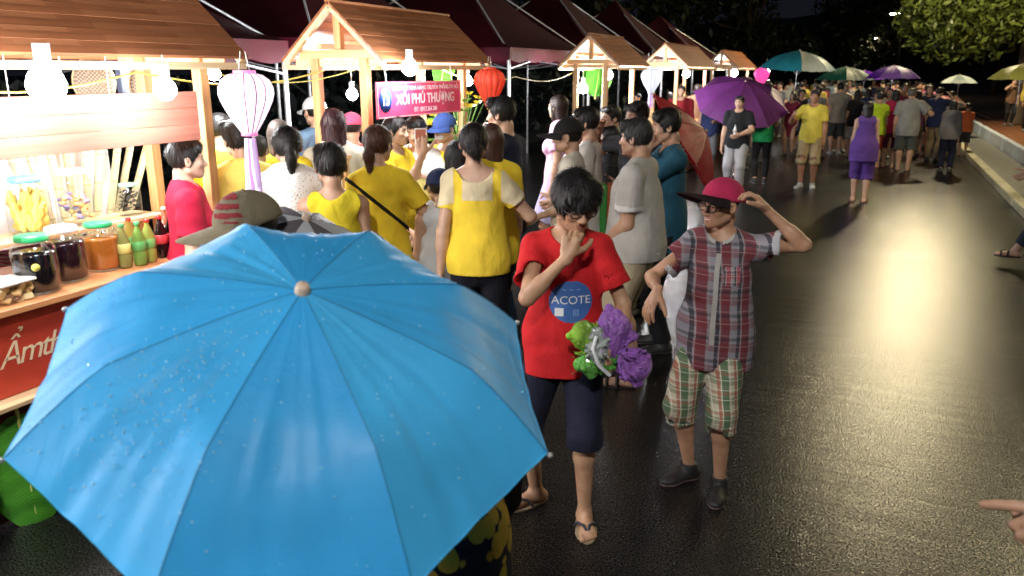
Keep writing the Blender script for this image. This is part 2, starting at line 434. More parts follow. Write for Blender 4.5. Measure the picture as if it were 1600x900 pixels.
def add_foot(F, J, s, o=0, bare=True):
    H = J['H']; an = J['an'+s]; fd = J['fd'+s]; z = np.array([0, 0, 1.]); sd = np.cross(fd, z)*(1 if s == 'R' else -1)
    F.cone(an, an-z*.018*H, .021*H+o, .023*H+o, .015)
    heel = an-fd*.018*H; heel[2] = an[2]-.024*H
    ball = an+fd*.075*H+sd*.004*H; ball[2] = an[2]-.030*H
    F.cone(heel, heel, .0205*H+o, .0205*H+o, .02)
    F.cone(heel, ball, .020*H+o, .0215*H+o, .02, sq=(z, 1.5)); F.cone(an-z*.01*H, ball, .017*H+o, .012*H+o, .02)
    if bare:
        for i, (a, L, r) in enumerate(((-.018, .034, .0085), (-.006, .032, .0062), (.003, .028, .0058), (.0115, .023, .0055), (.0195, .017, .0052))):
            p = ball+sd*a*H-fd*.004*H; p[2] = an[2]-.032*H; F.cone(p, p+fd*L*H-z*.001, r*H, r*H, .005)
    else: F.cone(ball, ball+fd*.022*H, .021*H+o, .017*H+o, .02, sq=(z, 1.5))
def add_hand(F, wr, d, n, th, S, curl=.5, spread=.06, fine=True, tcurl=.4):
    """d = towards the fingertips, n = where the palm faces, th = the thumb's side; S = hand length"""
    d = nrm(d); n = nrm(np.array(n)-d*np.dot(n, d)); t = np.cross(n, d); t = nrm(t)*(1 if np.dot(t, th) >= 0 else -1)
    F.cone(wr-d*.06*S, wr+d*.12*S, .155*S, .15*S, .01, sq=(n, 1.35))
    F.cone(wr+d*.12*S+t*.07*S, wr+d*.44*S+t*.12*S, .135*S, .105*S, .01, sq=(n, 1.25))
    F.cone(wr+d*.12*S-t*.07*S, wr+d*.42*S-t*.14*S, .135*S, .10*S, .01, sq=(n, 1.3))
    F.cone(wr+d*.14*S+t*.12*S+n*.04*S, wr+d*.3*S+t*.16*S+n*.06*S, .085*S, .075*S, .012)
    for i, (off, L, r) in enumerate(((.185, .46, .062), (.065, .52, .064), (-.06, .48, .06), (-.175, .37, .052))):
        cu = curl if not hasattr(curl, '__len__') else curl[i]
        p = wr+d*(.47-.02*abs(i-1))*S+t*off*S; a = cu*.55
        for j, f in enumerate((.44, .32, .26)):
            v = d*math.cos(a)+n*math.sin(a)+t*spread*(1.2-i*.85)
            q = p+nrm(v)*L*f*S; F.cone(p, q, r*S*(1-.1*j), r*S*(.93-.1*j), .004 if j == 0 else .003); p = q; a += cu*(.95, .8, 0)[j]
    p = wr+d*.14*S+t*.16*S+n*.05*S
    v = nrm(d*.62+t*.72+n*.25*tcurl*2)
    for j, (L, r) in enumerate(((.26, .085), (.2, .072), (.16, .064))):
        q = p+v*L*S; F.cone(p, q, r*S, r*S*.92, .008 if j == 0 else .004); p = q
        v = nrm(v+(d*.35-t*.25+n*.4)*tcurl)
def add_head(F, J, fine=True, smile=0):
    c, R, L = J['head'], J['RH'], J['S']
    def T(x, y, z): return c+R @ (np.array([x, y, z])*L)
    F.ell(T(0, -.06, .12), np.array([.335, .41, .37])*L, R, .01)
    F.ell(T(0, .07, -.12), np.array([.275, .31, .35])*L, R, .05*L)
    F.ell(T(0, .16, -.30), np.array([.17, .19, .17])*L, R, .10*L)
    F.cone(T(0, .27, -.405), T(0, .28, -.40), .075*L, .075*L, .08*L)
    for s in (1, -1):
        F.ell(T(s*.165, .235, -.10), np.array([.115, .11, .11])*L, R, .07*L)
        F.cone(T(s*.21, .0, -.26), T(s*.06, .26, -.40), .09*L, .07*L, .08*L)
        F.ell(T(s*.345, -.03, -.04), np.array([.04, .095, .14])*L, R @ rotz(s*.35), .02*L)
    F.cone(J['neck'], J['hb']+R @ np.array([0, -.10, .18])*L, .030*J['H'], .029*J['H'] if J['sex'] != 'f' else .026*J['H'], .02, sq=(R[:, 1], 1.0))
    if not fine: return
    for s in (1, -1):
        F.cone(T(s*.06, .335, .07), T(s*.2, .29, .065), .045*L, .035*L, .05*L)
        F.ell(T(s*.14, .43, -.01), np.array([.085, .10, .055])*L, R, .05*L, 's')
        F.ell(T(s*.135, .295, -.012), np.array([.075, .06, .05])*L, R, .02*L)
        F.ell(T(s*.055, .395, -.175), np.array([.04, .05, .035])*L, R, .03*L)
        F.ell(T(s*.345+s*.03, .0, -.04), np.array([.03, .05, .08])*L, R, .02*L, 's')
    F.cone(T(0, .345, .04), T(0, .43, -.15), .03*L, .05*L, .04*L)
    F.ell(T(0, .44, -.155), np.array([.048, .045, .042])*L, R, .03*L)
    F.cone(T(-.08, .345, -.262), T(.08, .345, -.262), .034*L, .034*L, .03*L); F.cone(T(-.055, .335, -.315), T(.055, .335, -.315), .036*L, .036*L, .03*L)
    F.cone(T(-.105, .372-.02, -.288+smile*.03), T(0, .392, -.288), .010*L, .012*L, .012*L, 's'); F.cone(T(.105, .372-.02, -.288+smile*.03), T(0, .392, -.288), .010*L, .012*L, .012*L, 's')
def patch(parent, mask, off, mat, name):
    """a piece sewn or printed on a garment: the garment's own faces, lifted a little; mask(centres, normals) picks them"""
    me = parent.data; co = np.empty(len(me.vertices)*3, np.float32); me.vertices.foreach_get('co', co); co = co.reshape(-1, 3)
    no = np.empty(len(me.vertices)*3, np.float32); me.vertices.foreach_get('normal', no); no = no.reshape(-1, 3)
    fq = np.empty(len(me.polygons)*4, np.int32); me.polygons.foreach_get('vertices', fq); fq = fq.reshape(-1, 4)
    f = fq[mask(co[fq].mean(1), no[fq].mean(1))]
    if len(f) == 0: return None
    used = np.unique(f); mp = np.zeros(len(co), np.int32); mp[used] = np.arange(len(used))
    return link(name, npmesh(name, co[used]+no[used]*off, mp[f]), mat, parent)
def face_bits(J, root, brow=BLK, smile=0, teeth=False, lip=(.45, .15, .12)):
    c, R, L = J['head'], J['RH'], J['S']
    def T(x, y, z): return c+R @ (np.array([x, y, z])*L)
    M3 = Matrix(R.tolist())
    for s in (1, -1):
        e = MB().ball((0, 0, 0), .05*L, 12, (1, .8, .52)); o = e.build('eye', MCeye(), root); o.location = T(s*.14, .318, -.012); o.rotation_euler = M3.to_euler()
        b = MB().tube([tuple(T(s*x, y, z)) for x, y, z in ((.05, .372, .075), (.12, .365, .095), (.2, .325, .08))], [.014*L, .016*L, .007*L], 6); b.build('eyebrow', hairm(brow), root)
    lp = MB(); lp.tube([tuple(T(x, y, z)) for x, y, z in ((-.10, .352, -.283+smile*.03), (-.03, .381, -.262), (.03, .381, -.262), (.10, .352, -.283+smile*.03))], [.006*L, .017*L, .017*L, .006*L], 8)
    lp.tube([tuple(T(x, y, z)) for x, y, z in ((-.09, .352, -.297+smile*.03), (0, .378, -.318-smile*.02), (.09, .352, -.297+smile*.03))], [.006*L, .022*L, .006*L], 8)
    lp.build('lips', plain(lip, .45, name='lips'), root)
    if teeth: MB().tube([tuple(T(x, y, z)) for x, y, z in ((-.07, .362, -.285), (0, .386, -.29), (.07, .362, -.285))], .012*L, 6).build('teeth', plain((.8, .77, .7), .3, name='teeth'), root)
def MCeye():
    if 'eye' in MC: return MC['eye']
    m, nt, b = newmat('eye'); t = nd(nt, 'ShaderNodeTexCoord'); sp = nd(nt, 'ShaderNodeSeparateXYZ'); nt.links.new(t.outputs['Generated'], sp.inputs[0])
    dx = mathn(nt, 'POWER', mathn(nt, 'SUBTRACT', sp.outputs[0], .5), 2.0); dz = mathn(nt, 'POWER', mathn(nt, 'SUBTRACT', sp.outputs[2], .5), 2.0)
    nt.links.new(ramp(nt, mathn(nt, 'SQRT', mathn(nt, 'ADD', dx, dz)), [(.2, (.01, .006, .004)), (.27, (.015, .01, .008)), (.3, (.6, .56, .52)), (.6, (.55, .5, .47))]), b.inputs['Base Color'])
    b.inputs['Roughness'].default_value = .15; MC['eye'] = m; return m

def hair_field(J, style, h):
    c, R, L = J['head'], J['RH'], J['S']; H = J['H']
    def T(x, y, z): return c+R @ (np.array([x, y, z])*L)
    lo = c-np.array([.75, .75, .8 if style not in ('long', 'pony', 'bun') else 2.1])*L; hi = c+np.array([.75, .75, .75])*L
    F = Field(lo, hi, h)
    if style == 'buzz':
        F.ell(T(0, -.065, .135), np.array([.352, .43, .385])*L, R, .01)
        F.ell(T(0, .50, -.10), np.array([.6, .5, .40])*L, R, .02, 's'); F.cut(T(0, 0, -.16), -R[:, 2])
        for s in (1, -1): F.ell(T(s*.40, .10, -.12), np.array([.12, .17, .22])*L, R, .02, 's')
    elif style in ('short', 'mop'):
        q = .0 if style == 'short' else .045
        F.ell(T(0, -.065, .15+q*.3), np.array([.375+q, .45+q, .415+q])*L, R, .01)
        F.cone(T(-.22, .20, .36), T(.2, .24, .34), .13*L+q*.5*L, .12*L+q*.5*L, .06*L)
        if style == 'short':
            F.ell(T(0, .56, -.09), np.array([.62, .5, .37])*L, R, .03*L, 's')
            F.cut(T(0, -.3, -.27), -R[:, 2])
            for s in (1, -1): F.ell(T(s*.43, .12, -.16), np.array([.14, .20, .24])*L, R, .02*L, 's')
        else:
            F.cone(T(-.26, .24, .22), T(-.05, .37, .13), .11*L, .085*L, .05*L); F.cone(T(.26, .24, .22), T(.05, .38, .12), .11*L, .085*L, .05*L)
            F.ell(T(0, .58, -.14), np.array([.62, .43, .30])*L, R, .03*L, 's'); F.cut(T(0, -.3, -.24), -R[:, 2])
            for s in (1, -1): F.ell(T(s*.46, .10, -.2), np.array([.14, .17, .2])*L, R, .02*L, 's')
        F.wrinkle(.022*L, 16/L*.35, 3, (1, .5, .6))
    else:
        F.ell(T(0, -.075, .13), np.array([.37, .45, .40])*L, R, .01)
        if style in ('long', 'bob'):
            zz = -.55 if style == 'bob' else -1.45
            dn = np.array([0, 0, -1.])
            bs = T(0, -.20, .0)
            F.cone(bs, bs+dn*abs(zz)*L-R[:, 1]*.10*L, .36*L, (.30 if style == 'bob' else .20)*L, .08*L, sq=(R[:, 1], 1.35))
            for s in (1, -1): F.cone(T(s*.27, .0, .1), T(s*.27, .0, .1)+dn*.62*L, .12*L, .10*L, .08*L)
        elif style == 'pony':
            a = T(0, -.46, .02); F.cone(T(0, -.3, .05), a, .12*L, .085*L, .05*L); F.cone(a, a+np.array([0, 0, -.28])*L-R[:, 1]*.12*L, .10*L, .12*L, .05*L)
            b = a+np.array([0, 0, -.28])*L-R[:, 1]*.12*L; F.cone(b, b+np.array([0, 0, -.55])*L+R[:, 1]*.06*L, .12*L, .04*L, .05*L)
        elif style == 'bun':
            F.ell(T(0.03, -.47, -.12), np.array([.20, .15, .17])*L, R, .04*L); F.ell(T(.1, -.48, -.25), np.array([.12, .1, .12])*L, R, .04*L)
        F.ell(T(0, .53, -.12), np.array([.50, .5, .40])*L, R, .03*L, 's')
        if style in ('pony', 'bun'):
            F.ell(T(0, .0, -.50), np.array([.5, .42, .30])*L, R, .03*L, 's') if False else None
            for s in (1, -1): F.ell(T(s*.44, .08, -.17), np.array([.14, .17, .2])*L, R, .02*L, 's')
            F.ell(T(0, -.12, -.48), np.array([.40, .55, .20])*L, R, .02*L, 's') if style == 'bun' else F.ell(T(0, -.05, -.50), np.array([.40, .36, .22])*L, R, .02*L, 's')
        F.wrinkle(.018*L, 14/L*.35, 5, (1, 1, .35))
    return F

def strands(ho, J, style, col, n):
    """fine locks lying on the hair, a few lifting off"""
    me = ho.data; N = len(me.vertices); co = np.empty(N*3, np.float32); me.vertices.foreach_get('co', co); co = co.reshape(-1, 3)
    no = np.empty(N*3, np.float32); me.vertices.foreach_get('normal', no); no = no.reshape(-1, 3)
    rg = np.random.RandomState(n+len(PEOPLE)); i = rg.randint(0, N, n); L = J['S']; crown = J['head']+J['RH'] @ np.array([0.03, -.12, .5])*L
    p = co[i]; nn = no[i]; out = p-crown; out /= np.linalg.norm(out, axis=1)[:, None]+1e-6
    fl = out*.8+np.array([0, 0, -.75])+rg.normal(size=(n, 3))*.16
    fl -= nn*np.sum(fl*nn, 1)[:, None]; fl /= np.linalg.norm(fl, axis=1)[:, None]+1e-6
    side = np.cross(nn, fl); ln = L*(.16+.16*rg.rand(n))[:, None]; w = L*(.006+.006*rg.rand(n))[:, None]; lift = (rg.rand(n)**3)[:, None]*.13*L
    pts = []; q = p+nn*.0012-fl*ln*.3
    for k in range(4):
        t = k/3; c = q+fl*ln*t+nn*(lift*t*t+.012*L*math.sin(math.pi*t)-.030*L*t*t*0)-nn*(ln*ln*t*t/(L*1.0))*.9
        ww = w*(.5, 1, .8, .05)[k]; pts.append((c-side*ww, c+side*ww))
    V = np.stack([a for pr in pts for a in pr], 1).reshape(-1, 3); b = np.arange(n)[:, None]*8
    Fq = np.concatenate([b+np.array([[2*k, 2*k+1, 2*k+3, 2*k+2]]) for k in range(3)])
    tag(link('strands', npmesh('strands', V, Fq), hairm(mul(col, 1.35)), ho), kind='stuff')

def cap_mesh(J, root, col, brimcol=None, back=False, under=None, res=.006, brim=1.0, tilt=0):
    c, R, L = J['head'], J['RH'], J['S']
    R = R @ rotx(-tilt)
    def T(x, y, z): return c+R @ (np.array([x, y, z])*L)
    F = Field(c-.7*L, c+.75*L, res)
    F.ell(T(0, -.07, .14), np.array([.43, .51, .46])*L, R, .01); F.cut(T(0, 0, .10), -(R @ np.array([0, .12, 1.])))
    o = link('cap', F.mesh('cap'), cloth(col), root)
    s = -1 if back else 1
    m = MB(); n = 14; top = []; 
    for i in range(n+1):
        a = math.pi*i/n; 
        for k, (rr) in enumerate((1.0, 1.35, 1.75)):
            x = math.cos(a)*.39*(1+.06*k); y = s*(.12+math.sin(a)*(.26+.30*k*brim)) ; z = .12-.02*k-.05*math.cos(a)**2*k-.03*k*k*.4
            top.append(tuple(T(x, y, z)))
    vs = top+[tuple(np.array(p)-R[:, 2]*.018*L) for p in top]; N = len(top); fs = []
    for i in range(n):
        for k in range(2):
            a = i*3+k; fs.append((a, a+3, a+4, a+1)); fs.append((N+a, N+a+1, N+a+4, N+a+3))
        a = i*3+2; fs.append((a, a+3, N+a+3, N+a))
    m.add(vs, fs, True); m.build('brim', cloth(brimcol or col), o)
    MB().ball(tuple(T(0, -.07, .60)), .022*L, 8).build('button', cloth(brimcol or col), o)
    return o

def glasses(J, root, col=(.02, .02, .02)):
    c, R, L = J['head'], J['RH'], J['S']
    def T(x, y, z): return tuple(c+R @ (np.array([x, y, z])*L))
    m = MB(); g = MB()
    for s in (1, -1):
        pts = []
        for i in range(17):
            a = 2*math.pi*i/16; pts.append(T(s*.15+.115*math.copysign(abs(math.cos(a))**.75, math.cos(a)), .405-.02*abs(math.cos(a)), -.02+.075*math.copysign(abs(math.sin(a))**.75, math.sin(a))))
        m.tube(pts, .0125*L, 6, False); g.add(pts[:-1], [tuple(range(16))])
        m.tube([T(s*.265, .40, .0), T(s*.33, .30, .0), T(s*.36, .0, .0)], .011*L, 6)
    m.tube([T(-.04, .41, .0), T(0, .425, .005), T(.04, .41, .0)], .012*L, 6)
    o = m.build('glasses', plain(col, .3, name='frame'), root); g.build('lens', glass(alpha=0), o)

def bounds(J, pad=.1):
    P = np.array([v for k, v in J.items() if isinstance(v, np.ndarray) and v.shape == (3,) and k[:2] not in ('fd',)]); return P.min(0)-pad, P.max(0)+pad

PEOPLE = []
def person(x, y, H, rz, label, sex='m', skc=SK_M, hair=('short', BLK), top=None, bot=None, shoe=None, cap=None, gl=False,
           res=.010, group=None, face=True, smile=0, rhand=None, lhand=None, z=0, build_foot=True, extras=None, **pose):
    """rhand / lhand: dict(d, n, th, curl) in the person's own frame"""
    for k_ in ('rh', 'lh'):
        pass
    J = skeleton(H, sex, **pose)
    root = thing('person', label, 'person', (x, y, z), rz, group)
    lo, hi = bounds(J, .13*H if H > 1 else .2); lo[2] = -.005; hi[2] = J['head'][2]+.7*J['S']
    lo[0] -= .05; hi[0] += .05
    fine = res <= .012
    # body, one skin
    F = Field(lo, hi, res)
    add_torso(F, J); add_head(F, J, fine, smile)
    bare = shoe is None or shoe[0] in ('sandal', 'flipflop')
    for s in 'RL':
        add_arm(F, J, s); add_leg(F, J, s); add_foot(F, J, s, 0, bare and fine)
        hd = (rhand if s == 'R' else lhand) or {}
        f = nrm(J['wr'+s]-J['el'+s]); inw = np.array([-1. if s == 'R' else 1., 0, 0])
        d = hd.get('d'); d = f if d is None else np.array(d, float)
        n = hd.get('n', inw); th = hd.get('th', (0, 1, .2))
        add_hand(F, J['wr'+s], d, n, th, .108*H, hd.get('curl', .45), hd.get('spread', .05), fine, hd.get('tcurl', .4))
    link('body', F.mesh('body'), skin(skc), root)
    if face and fine: face_bits(J, root, hair[1] if hair else BLK, smile, teeth=smile > .6)
    if hair:
        ho = link('hair', hair_field(J, 'buzz' if cap and hair[0] in ('short', 'mop') else hair[0], min(max(res*.8, .004), .014)).mesh('hair'), hairm(hair[1]), root)
        if res <= .0082 and not cap: strands(ho, J, hair[0], hair[1], 5200 if res < .005 else 2600)
    if cap: cap_mesh(J, root, res=min(res, .008), **cap)
    if gl: glasses(J, root)
    H_ = H
    if bot:
        kind = bot[0]; mt = bot[1]; fr = bot[2] if len(bot) > 2 else {'shorts': 1.05, 'pants': 1.9, 'skirt': .9, 'capri': 1.35}[kind]
        o = bot[3] if len(bot) > 3 else {'shorts': .022, 'pants': .011, 'skirt': .02, 'capri': .012}[kind]
        l2, h2 = lo.copy(), hi.copy(); h2[2] = J['waist'][2]+.05; F = Field(l2, h2, res)
        F.cone(J['pel']+(-.03*H, 0, 0), J['pel']+(.03*H, 0, 0), .062*H*pose.get('wide', 1)+.010, .062*H*pose.get('wide', 1)+.010, .03, sq=((0, 1, 0), 1.02))
        F.cone(J['pel']+(0, 0, .0), J['pel']+J['R'] @ np.array([0, 0, .06*H]), .084*H*pose.get('wide', 1)+.008, .078*H*pose.get('wide', 1)+.008, .03, sq=(J['R'][:, 1], 1.35), capb=True)
        if kind == 'skirt':
            kn = (J['knR']+J['knL'])/2; b = J['pel']+(kn-J['pel'])*fr
            F.cone(J['pel'], b, .088*H+.012, .10*H+.02, .03, sq=((0, 1, 0), 1.25), capb=True)
            F.cone(b-(kn-J['pel'])*.05, b+(kn-J['pel'])*.2, .085*H, .085*H, .01, 's', sq=((0, 1, 0), 1.25), capa=True)
        else:
            for s in 'RL':
                add_leg(F, J, s, o, fr, .025, True, bot[4] if len(bot) > 4 else (.008 if kind == 'shorts' else 0))
            if fine and kind == 'shorts':
                for s in 'RL':
                    a, b, cc = J['hip'+s], J['kn'+s], J['an'+s]
                    e = a+(b-a)*fr if fr <= 1 else b+(cc-b)*(fr-1); u = nrm(b-a) if fr <= 1 else nrm(cc-b)
                    r = .034*H+o*.55
                    F.cone(e-u*.06, e+u*.04, r, r, .004, 's')
        F.wrinkle(.0050, 24, len(PEOPLE)+7, (1, 1, .9))
        link({'shorts': 'shorts', 'pants': 'trousers', 'skirt': 'skirt', 'capri': 'trousers'}[kind], F.mesh('bottom'), mt, root)
    if top:
        kind, mt = top[0], top[1]; T_ = dict(sleeve={'tank': 0, 'tee': .62, 'long': 1.93, 'dress': .4, 'polo': .66, 'coat': 1.9}[kind], hem=.47 if kind != 'dress' else .3, o=.014, flare=.012, neck=.043, vneck=0)
        if len(top) > 2: T_.update(top[2])
        l2 = lo.copy(); l2[2] = T_['hem']*H-.03; F = Field(l2, hi, res); o = T_['o']
        bo = (bot[3] if bot and len(bot) > 3 else {'shorts': .022, 'pants': .011, 'skirt': .02, 'capri': .012}[bot[0]] if bot else .005)
        wd = pose.get('wide', 1); P = J['pel']; R = J['R']; rr_ = .100*H*wd+bo+.004+T_.get('aline', .004)
        def drape_(F, e):
            add_torso(F, J, o+e, .035, belly=T_.get('belly', 0))
            F.cone(P+np.array([0, 0, .03*H]), np.array([P[0], P[1], T_['hem']*H-.03]), rr_-.002+e, rr_+e, .03, sq=((0, 1, 0), 1.38-T_.get('belly', 0)))
            F.cone(J['chest'], P+np.array([0, 0, .02*H]), (.094 if sex == 'm' else .086)*H*wd+o*.8+e, rr_-.012+e, .04, sq=((0, 1, 0), 1.42-T_.get('belly', 0)*1.5))
        drape_(F, 0)
        if T_['sleeve'] > 0:
            for s in 'RL':
                add_arm(F, J, s, o*.85, T_['sleeve'], .03, True, T_['flare'])
        F.wrinkle(.0080, 15, len(PEOPLE)*3+1, (1, 1, .55)); F.wrinkle(.0042, 36, len(PEOPLE)*3+2, (.8, .8, .9))
        up = nrm(J['hb']-J['neck']); fwd = J['R'][:, 1]
        nk = J['neck']+up*.010*H
        nr = T_['neck']*H
        if kind == 'tank': nr *= 1.25
        F.cone(nk+up*(.0)+fwd*.006*H, nk+up*.3*H*.3+fwd*.02*H, nr, nr*1.3, .008, 's', capa=False)
        if T_['vneck']:
            F.cone(nk+fwd*.02*H, J['chest']+fwd*.09*H+up*T_['vneck']*H*-.01, nr*.9, .006, .006, 's')
        if kind == 'tank':
            for s in 'RL': 
                sd = J['R'][:, 0]*(1 if s == 'R' else -1)
                F.cone(J['sh'+s]+sd*.032*H-up*.03*H, J['sh'+s]+sd*.040*H+up*.06*H, .052*H, .052*H, .01, 's')
        F.cut((0, 0, T_['hem']*H), (0, 0, -1))
        # hollow sleeve mouths and hem
        if fine:
            for s in 'RL':
                sl_ = T_['sleeve']
                if 0 < sl_ <= 1:
                    a, b = J['sh'+s], J['el'+s]; e = a+(b-a)*sl_; u = nrm(b-a); r = .026*H+o*.85+T_['flare']-.004
                    if res < .0046: F.cone(e-u*.045, e+u*.03, r-.009, r-.004, .003, 's')
        tp = link({'tank': 'tank_top', 'tee': 'shirt', 'long': 'shirt', 'dress': 'dress', 'polo': 'polo_shirt', 'coat': 'jacket'}[kind], F.mesh('top'), mt, root)
        if kind in ('polo', 'coat') or T_.get('collar'):
            F = Field(J['neck']-.12, J['neck']+.14, min(res, .007))
            F.cone(nk-up*.008*H, nk+up*.018*H-fwd*.004, .041*H, .036*H, .004, capa=True, capb=True); F.cone(nk-up*.02*H, nk+up*.05*H, .033*H, .031*H, .003, 's')
            F.cone(nk+fwd*.06*H, nk+fwd*.02*H+up*.0*H, .024*H, .006*H, .005, 's')
            link('collar', F.mesh('collar'), T_.get('collarmat', mt), tp)
        if T_.get('cuff'):
            for s in 'RL':
                A, B = J['sh'+s], J['el'+s]; ab = B-A
                def cm(c, n_, A=A, ab=ab):
                    t_ = (c-A) @ ab/ab.dot(ab); return (t_ > T_['sleeve']-.10) & (t_ < T_['sleeve']+.03) & (np.linalg.norm(c-A-t_[:, None]*ab, axis=1) < .09)
                patch(tp, cm, .002, T_['cuff'], 'cuff')
        if T_.get('strap') is not None:   # a bag strap across the body: plane through the torso
            n_, off, sc_ = T_['strap']; F = Field(lo, hi, min(res, .007)); drape_(F, .011)
            n_ = nrm(np.array(n_, float)); p0 = J['chest']
            F.cut(p0+n_*(off+.011), n_); F.cut(p0+n_*(off-.011), -n_); F.cut(J['pel']+np.array([0, 0, .02]), (0, 0, -1)); F.cut(J['neck']+up*.0, (0, 0, 1))
            link('bag_strap', F.mesh('strap'), cloth(sc_), root)
    if shoe and build_foot:
        for s in 'RL':
            an, fd = J['an'+s], J['fd'+s]; z3 = np.array([0, 0, 1.]); sd = np.cross(fd, z3)*(1 if s == 'R' else -1)
            if shoe[0] in ('sandal', 'flipflop'):
                a0 = math.atan2(fd[1], fd[0]); n = 20; m = MB(); ring = []
                cx = an+fd*.035*H; base = an[2]-.0445*H-.004
                for k in range(n):
                    a = 2*math.pi*k/n; l = math.cos(a)*.079*H; w = math.sin(a)*(.028 if math.cos(a) < 0 else .033)*H
                    p = cx+fd*l+np.array([-fd[1], fd[0], 0])*w; ring.append(p)
                m.add([(p[0], p[1], base) for p in ring]+[(p[0], p[1], base+.016) for p in ring], [tuple(range(n-1, -1, -1)), tuple(range(n, 2*n))]+[(k, (k+1) % n, n+(k+1) % n, n+k) for k in range(n)])
                so = m.build('sandal', plain(shoe[1], .7, name='sole'), root)
                w = np.array([-fd[1], fd[0], 0])
                def q(l, s_, h_): p = an+fd*l*H+w*s_*H; return (p[0], p[1], an[2]+h_*H)
                st = MB()
                if shoe[0] == 'flipflop':
                    for s2 in (1, -1): st.tube([q(.030, .031*s2, -.034), q(.048, .024*s2, -.012), q(.070, .008*s2, -.008), q(.088, -.004*(1 if s == 'R' else -1), -.024)], .0042*H, 8)
                else:
                    for l in (.035, .075): st.tube([q(l, .032, -.036), q(l, .022, -.008), q(l, 0, -.001 if l < .05 else -.010), q(l, -.022, -.008), q(l, -.032, -.036)], .006*H, 8)
                st.build('strap', plain(shoe[2], .6, name='strap'), so)
            else:
                l2 = np.minimum(an-fd*.06*H, an+fd*.14*H)-.06*H; h2 = np.maximum(an-fd*.06*H, an+fd*.14*H)+.06*H; l2[2] = an[2]-.06*H
                F = Field(l2, h2, min(res, .008)); add_foot(F, J, s, .006, False); F.cone(an, an+z3*.012*H, .024*H+.004, .023*H+.004, .01)
                F.cut((0, 0, an[2]+.018*H), (0, 0, 1)); F.cut((0, 0, an[2]-.049*H), (0, 0, -1))
                so = link('shoe', F.mesh('shoe'), plain(shoe[1], .6, name='shoe'), root)
                if len(shoe) > 2:
                    F = Field(l2, h2, min(res, .008)); add_foot(F, J, s, .010, False); F.cut((0, 0, an[2]-.036*H), (0, 0, 1)); F.cut((0, 0, an[2]-.049*H), (0, 0, -1))
                    link('sole', F.mesh('sole'), plain(shoe[2], .6, name='sole'), so)
    PEOPLE.append(root)
    if extras: extras(J, root)
    root['_rz'] = 0; del root['_rz']
    return root, J
def toworld(root, p):
    return Matrix.Rotation(root.rotation_euler.z, 4, 'Z').to_3x3() @ Vector(p) + root.location
# ------------------------------------------------------------------ ground, kerb, pavement, sky
def ground_mat():
    m, nt, b = newmat('wet_asphalt'); v = coords(nt)
    fine = noise(nt, 120, 2, v, .75); big = noise(nt, .8, 4, v, .6)
    vo = nd(nt, 'ShaderNodeTexVoronoi'); vo.inputs['Scale'].default_value = 85; nt.links.new(v, vo.inputs['Vector'])
    nt.links.new(ramp(nt, fine, [(.35, (.003, .003, .0035)), (.62, (.013, .012, .011)), (.75, (.035, .032, .028))]), b.inputs['Base Color'])
    rr = ramp(nt, mathn(nt, 'ADD', mathn(nt, 'MULTIPLY', fine, .8), mathn(nt, 'MULTIPLY', big, .4)), [(.35, (.13, .13, .13)), (.85, (.30, .30, .30))])
    nt.links.new(rr, b.inputs['Roughness']); nt.links.new(ramp(nt, fine, [(.42, (.0, .0, .0)), (.60, (1, 1, 1))]), b.inputs['Specular IOR Level'])
    h = mathn(nt, 'ADD', mathn(nt, 'MULTIPLY', vo.outputs['Distance'], -.8), mathn(nt, 'MULTIPLY', fine, 1.2))
    wv = mathn(nt, 'ADD', noise(nt, 1, 4, coords(nt, (.9, 6.5, 1)), .6), mathn(nt, 'MULTIPLY', noise(nt, 1, 3, coords(nt, (3, 19, 1)), .6), .4))
    h = mathn(nt, 'ADD', h, mathn(nt, 'MULTIPLY', wv, 3.4))
    bump(nt, b, h, 1.0, .00115); return m
G = MB(); G.add([(-300, -150, 0), (300, -150, 0), (300, 450, 0), (-300, 450, 0)], [(0, 1, 2, 3)])
gm = plain((.02, .022, .015), .9, name='dark_earth')
tag(G.build('ground', gm), kind='structure').location.z = -.012
R_ = MB(); R_.add([(-9, -20, 0), (2.42, -20, 0), (2.42, 130, 0), (-9, 130, 0)], [(0, 1, 2, 3)])
tag(R_.build('road', ground_mat()), kind='structure')
# kerb of separate stones along the right edge
kerb = tag(MB().box((2.02, -20, -.10), (2.16, 70, .02)).build('kerb', plain((.10, .10, .09), .6, name='mortar')), kind='structure')
ks = MB().bevbox((0, -.99, 0), (.17, .99, .13), .012).mesh('kerb_stone'); km = plain((.50, .46, .30), .35, name='painted_stone', var=.25); ks.materials.append(km)
for i in range(24):
    o = link('kerb_stone', ks, None, kerb); o.location = (2.0+random.Random(i).uniform(-.006, .006), 1+i*2.02, 0)
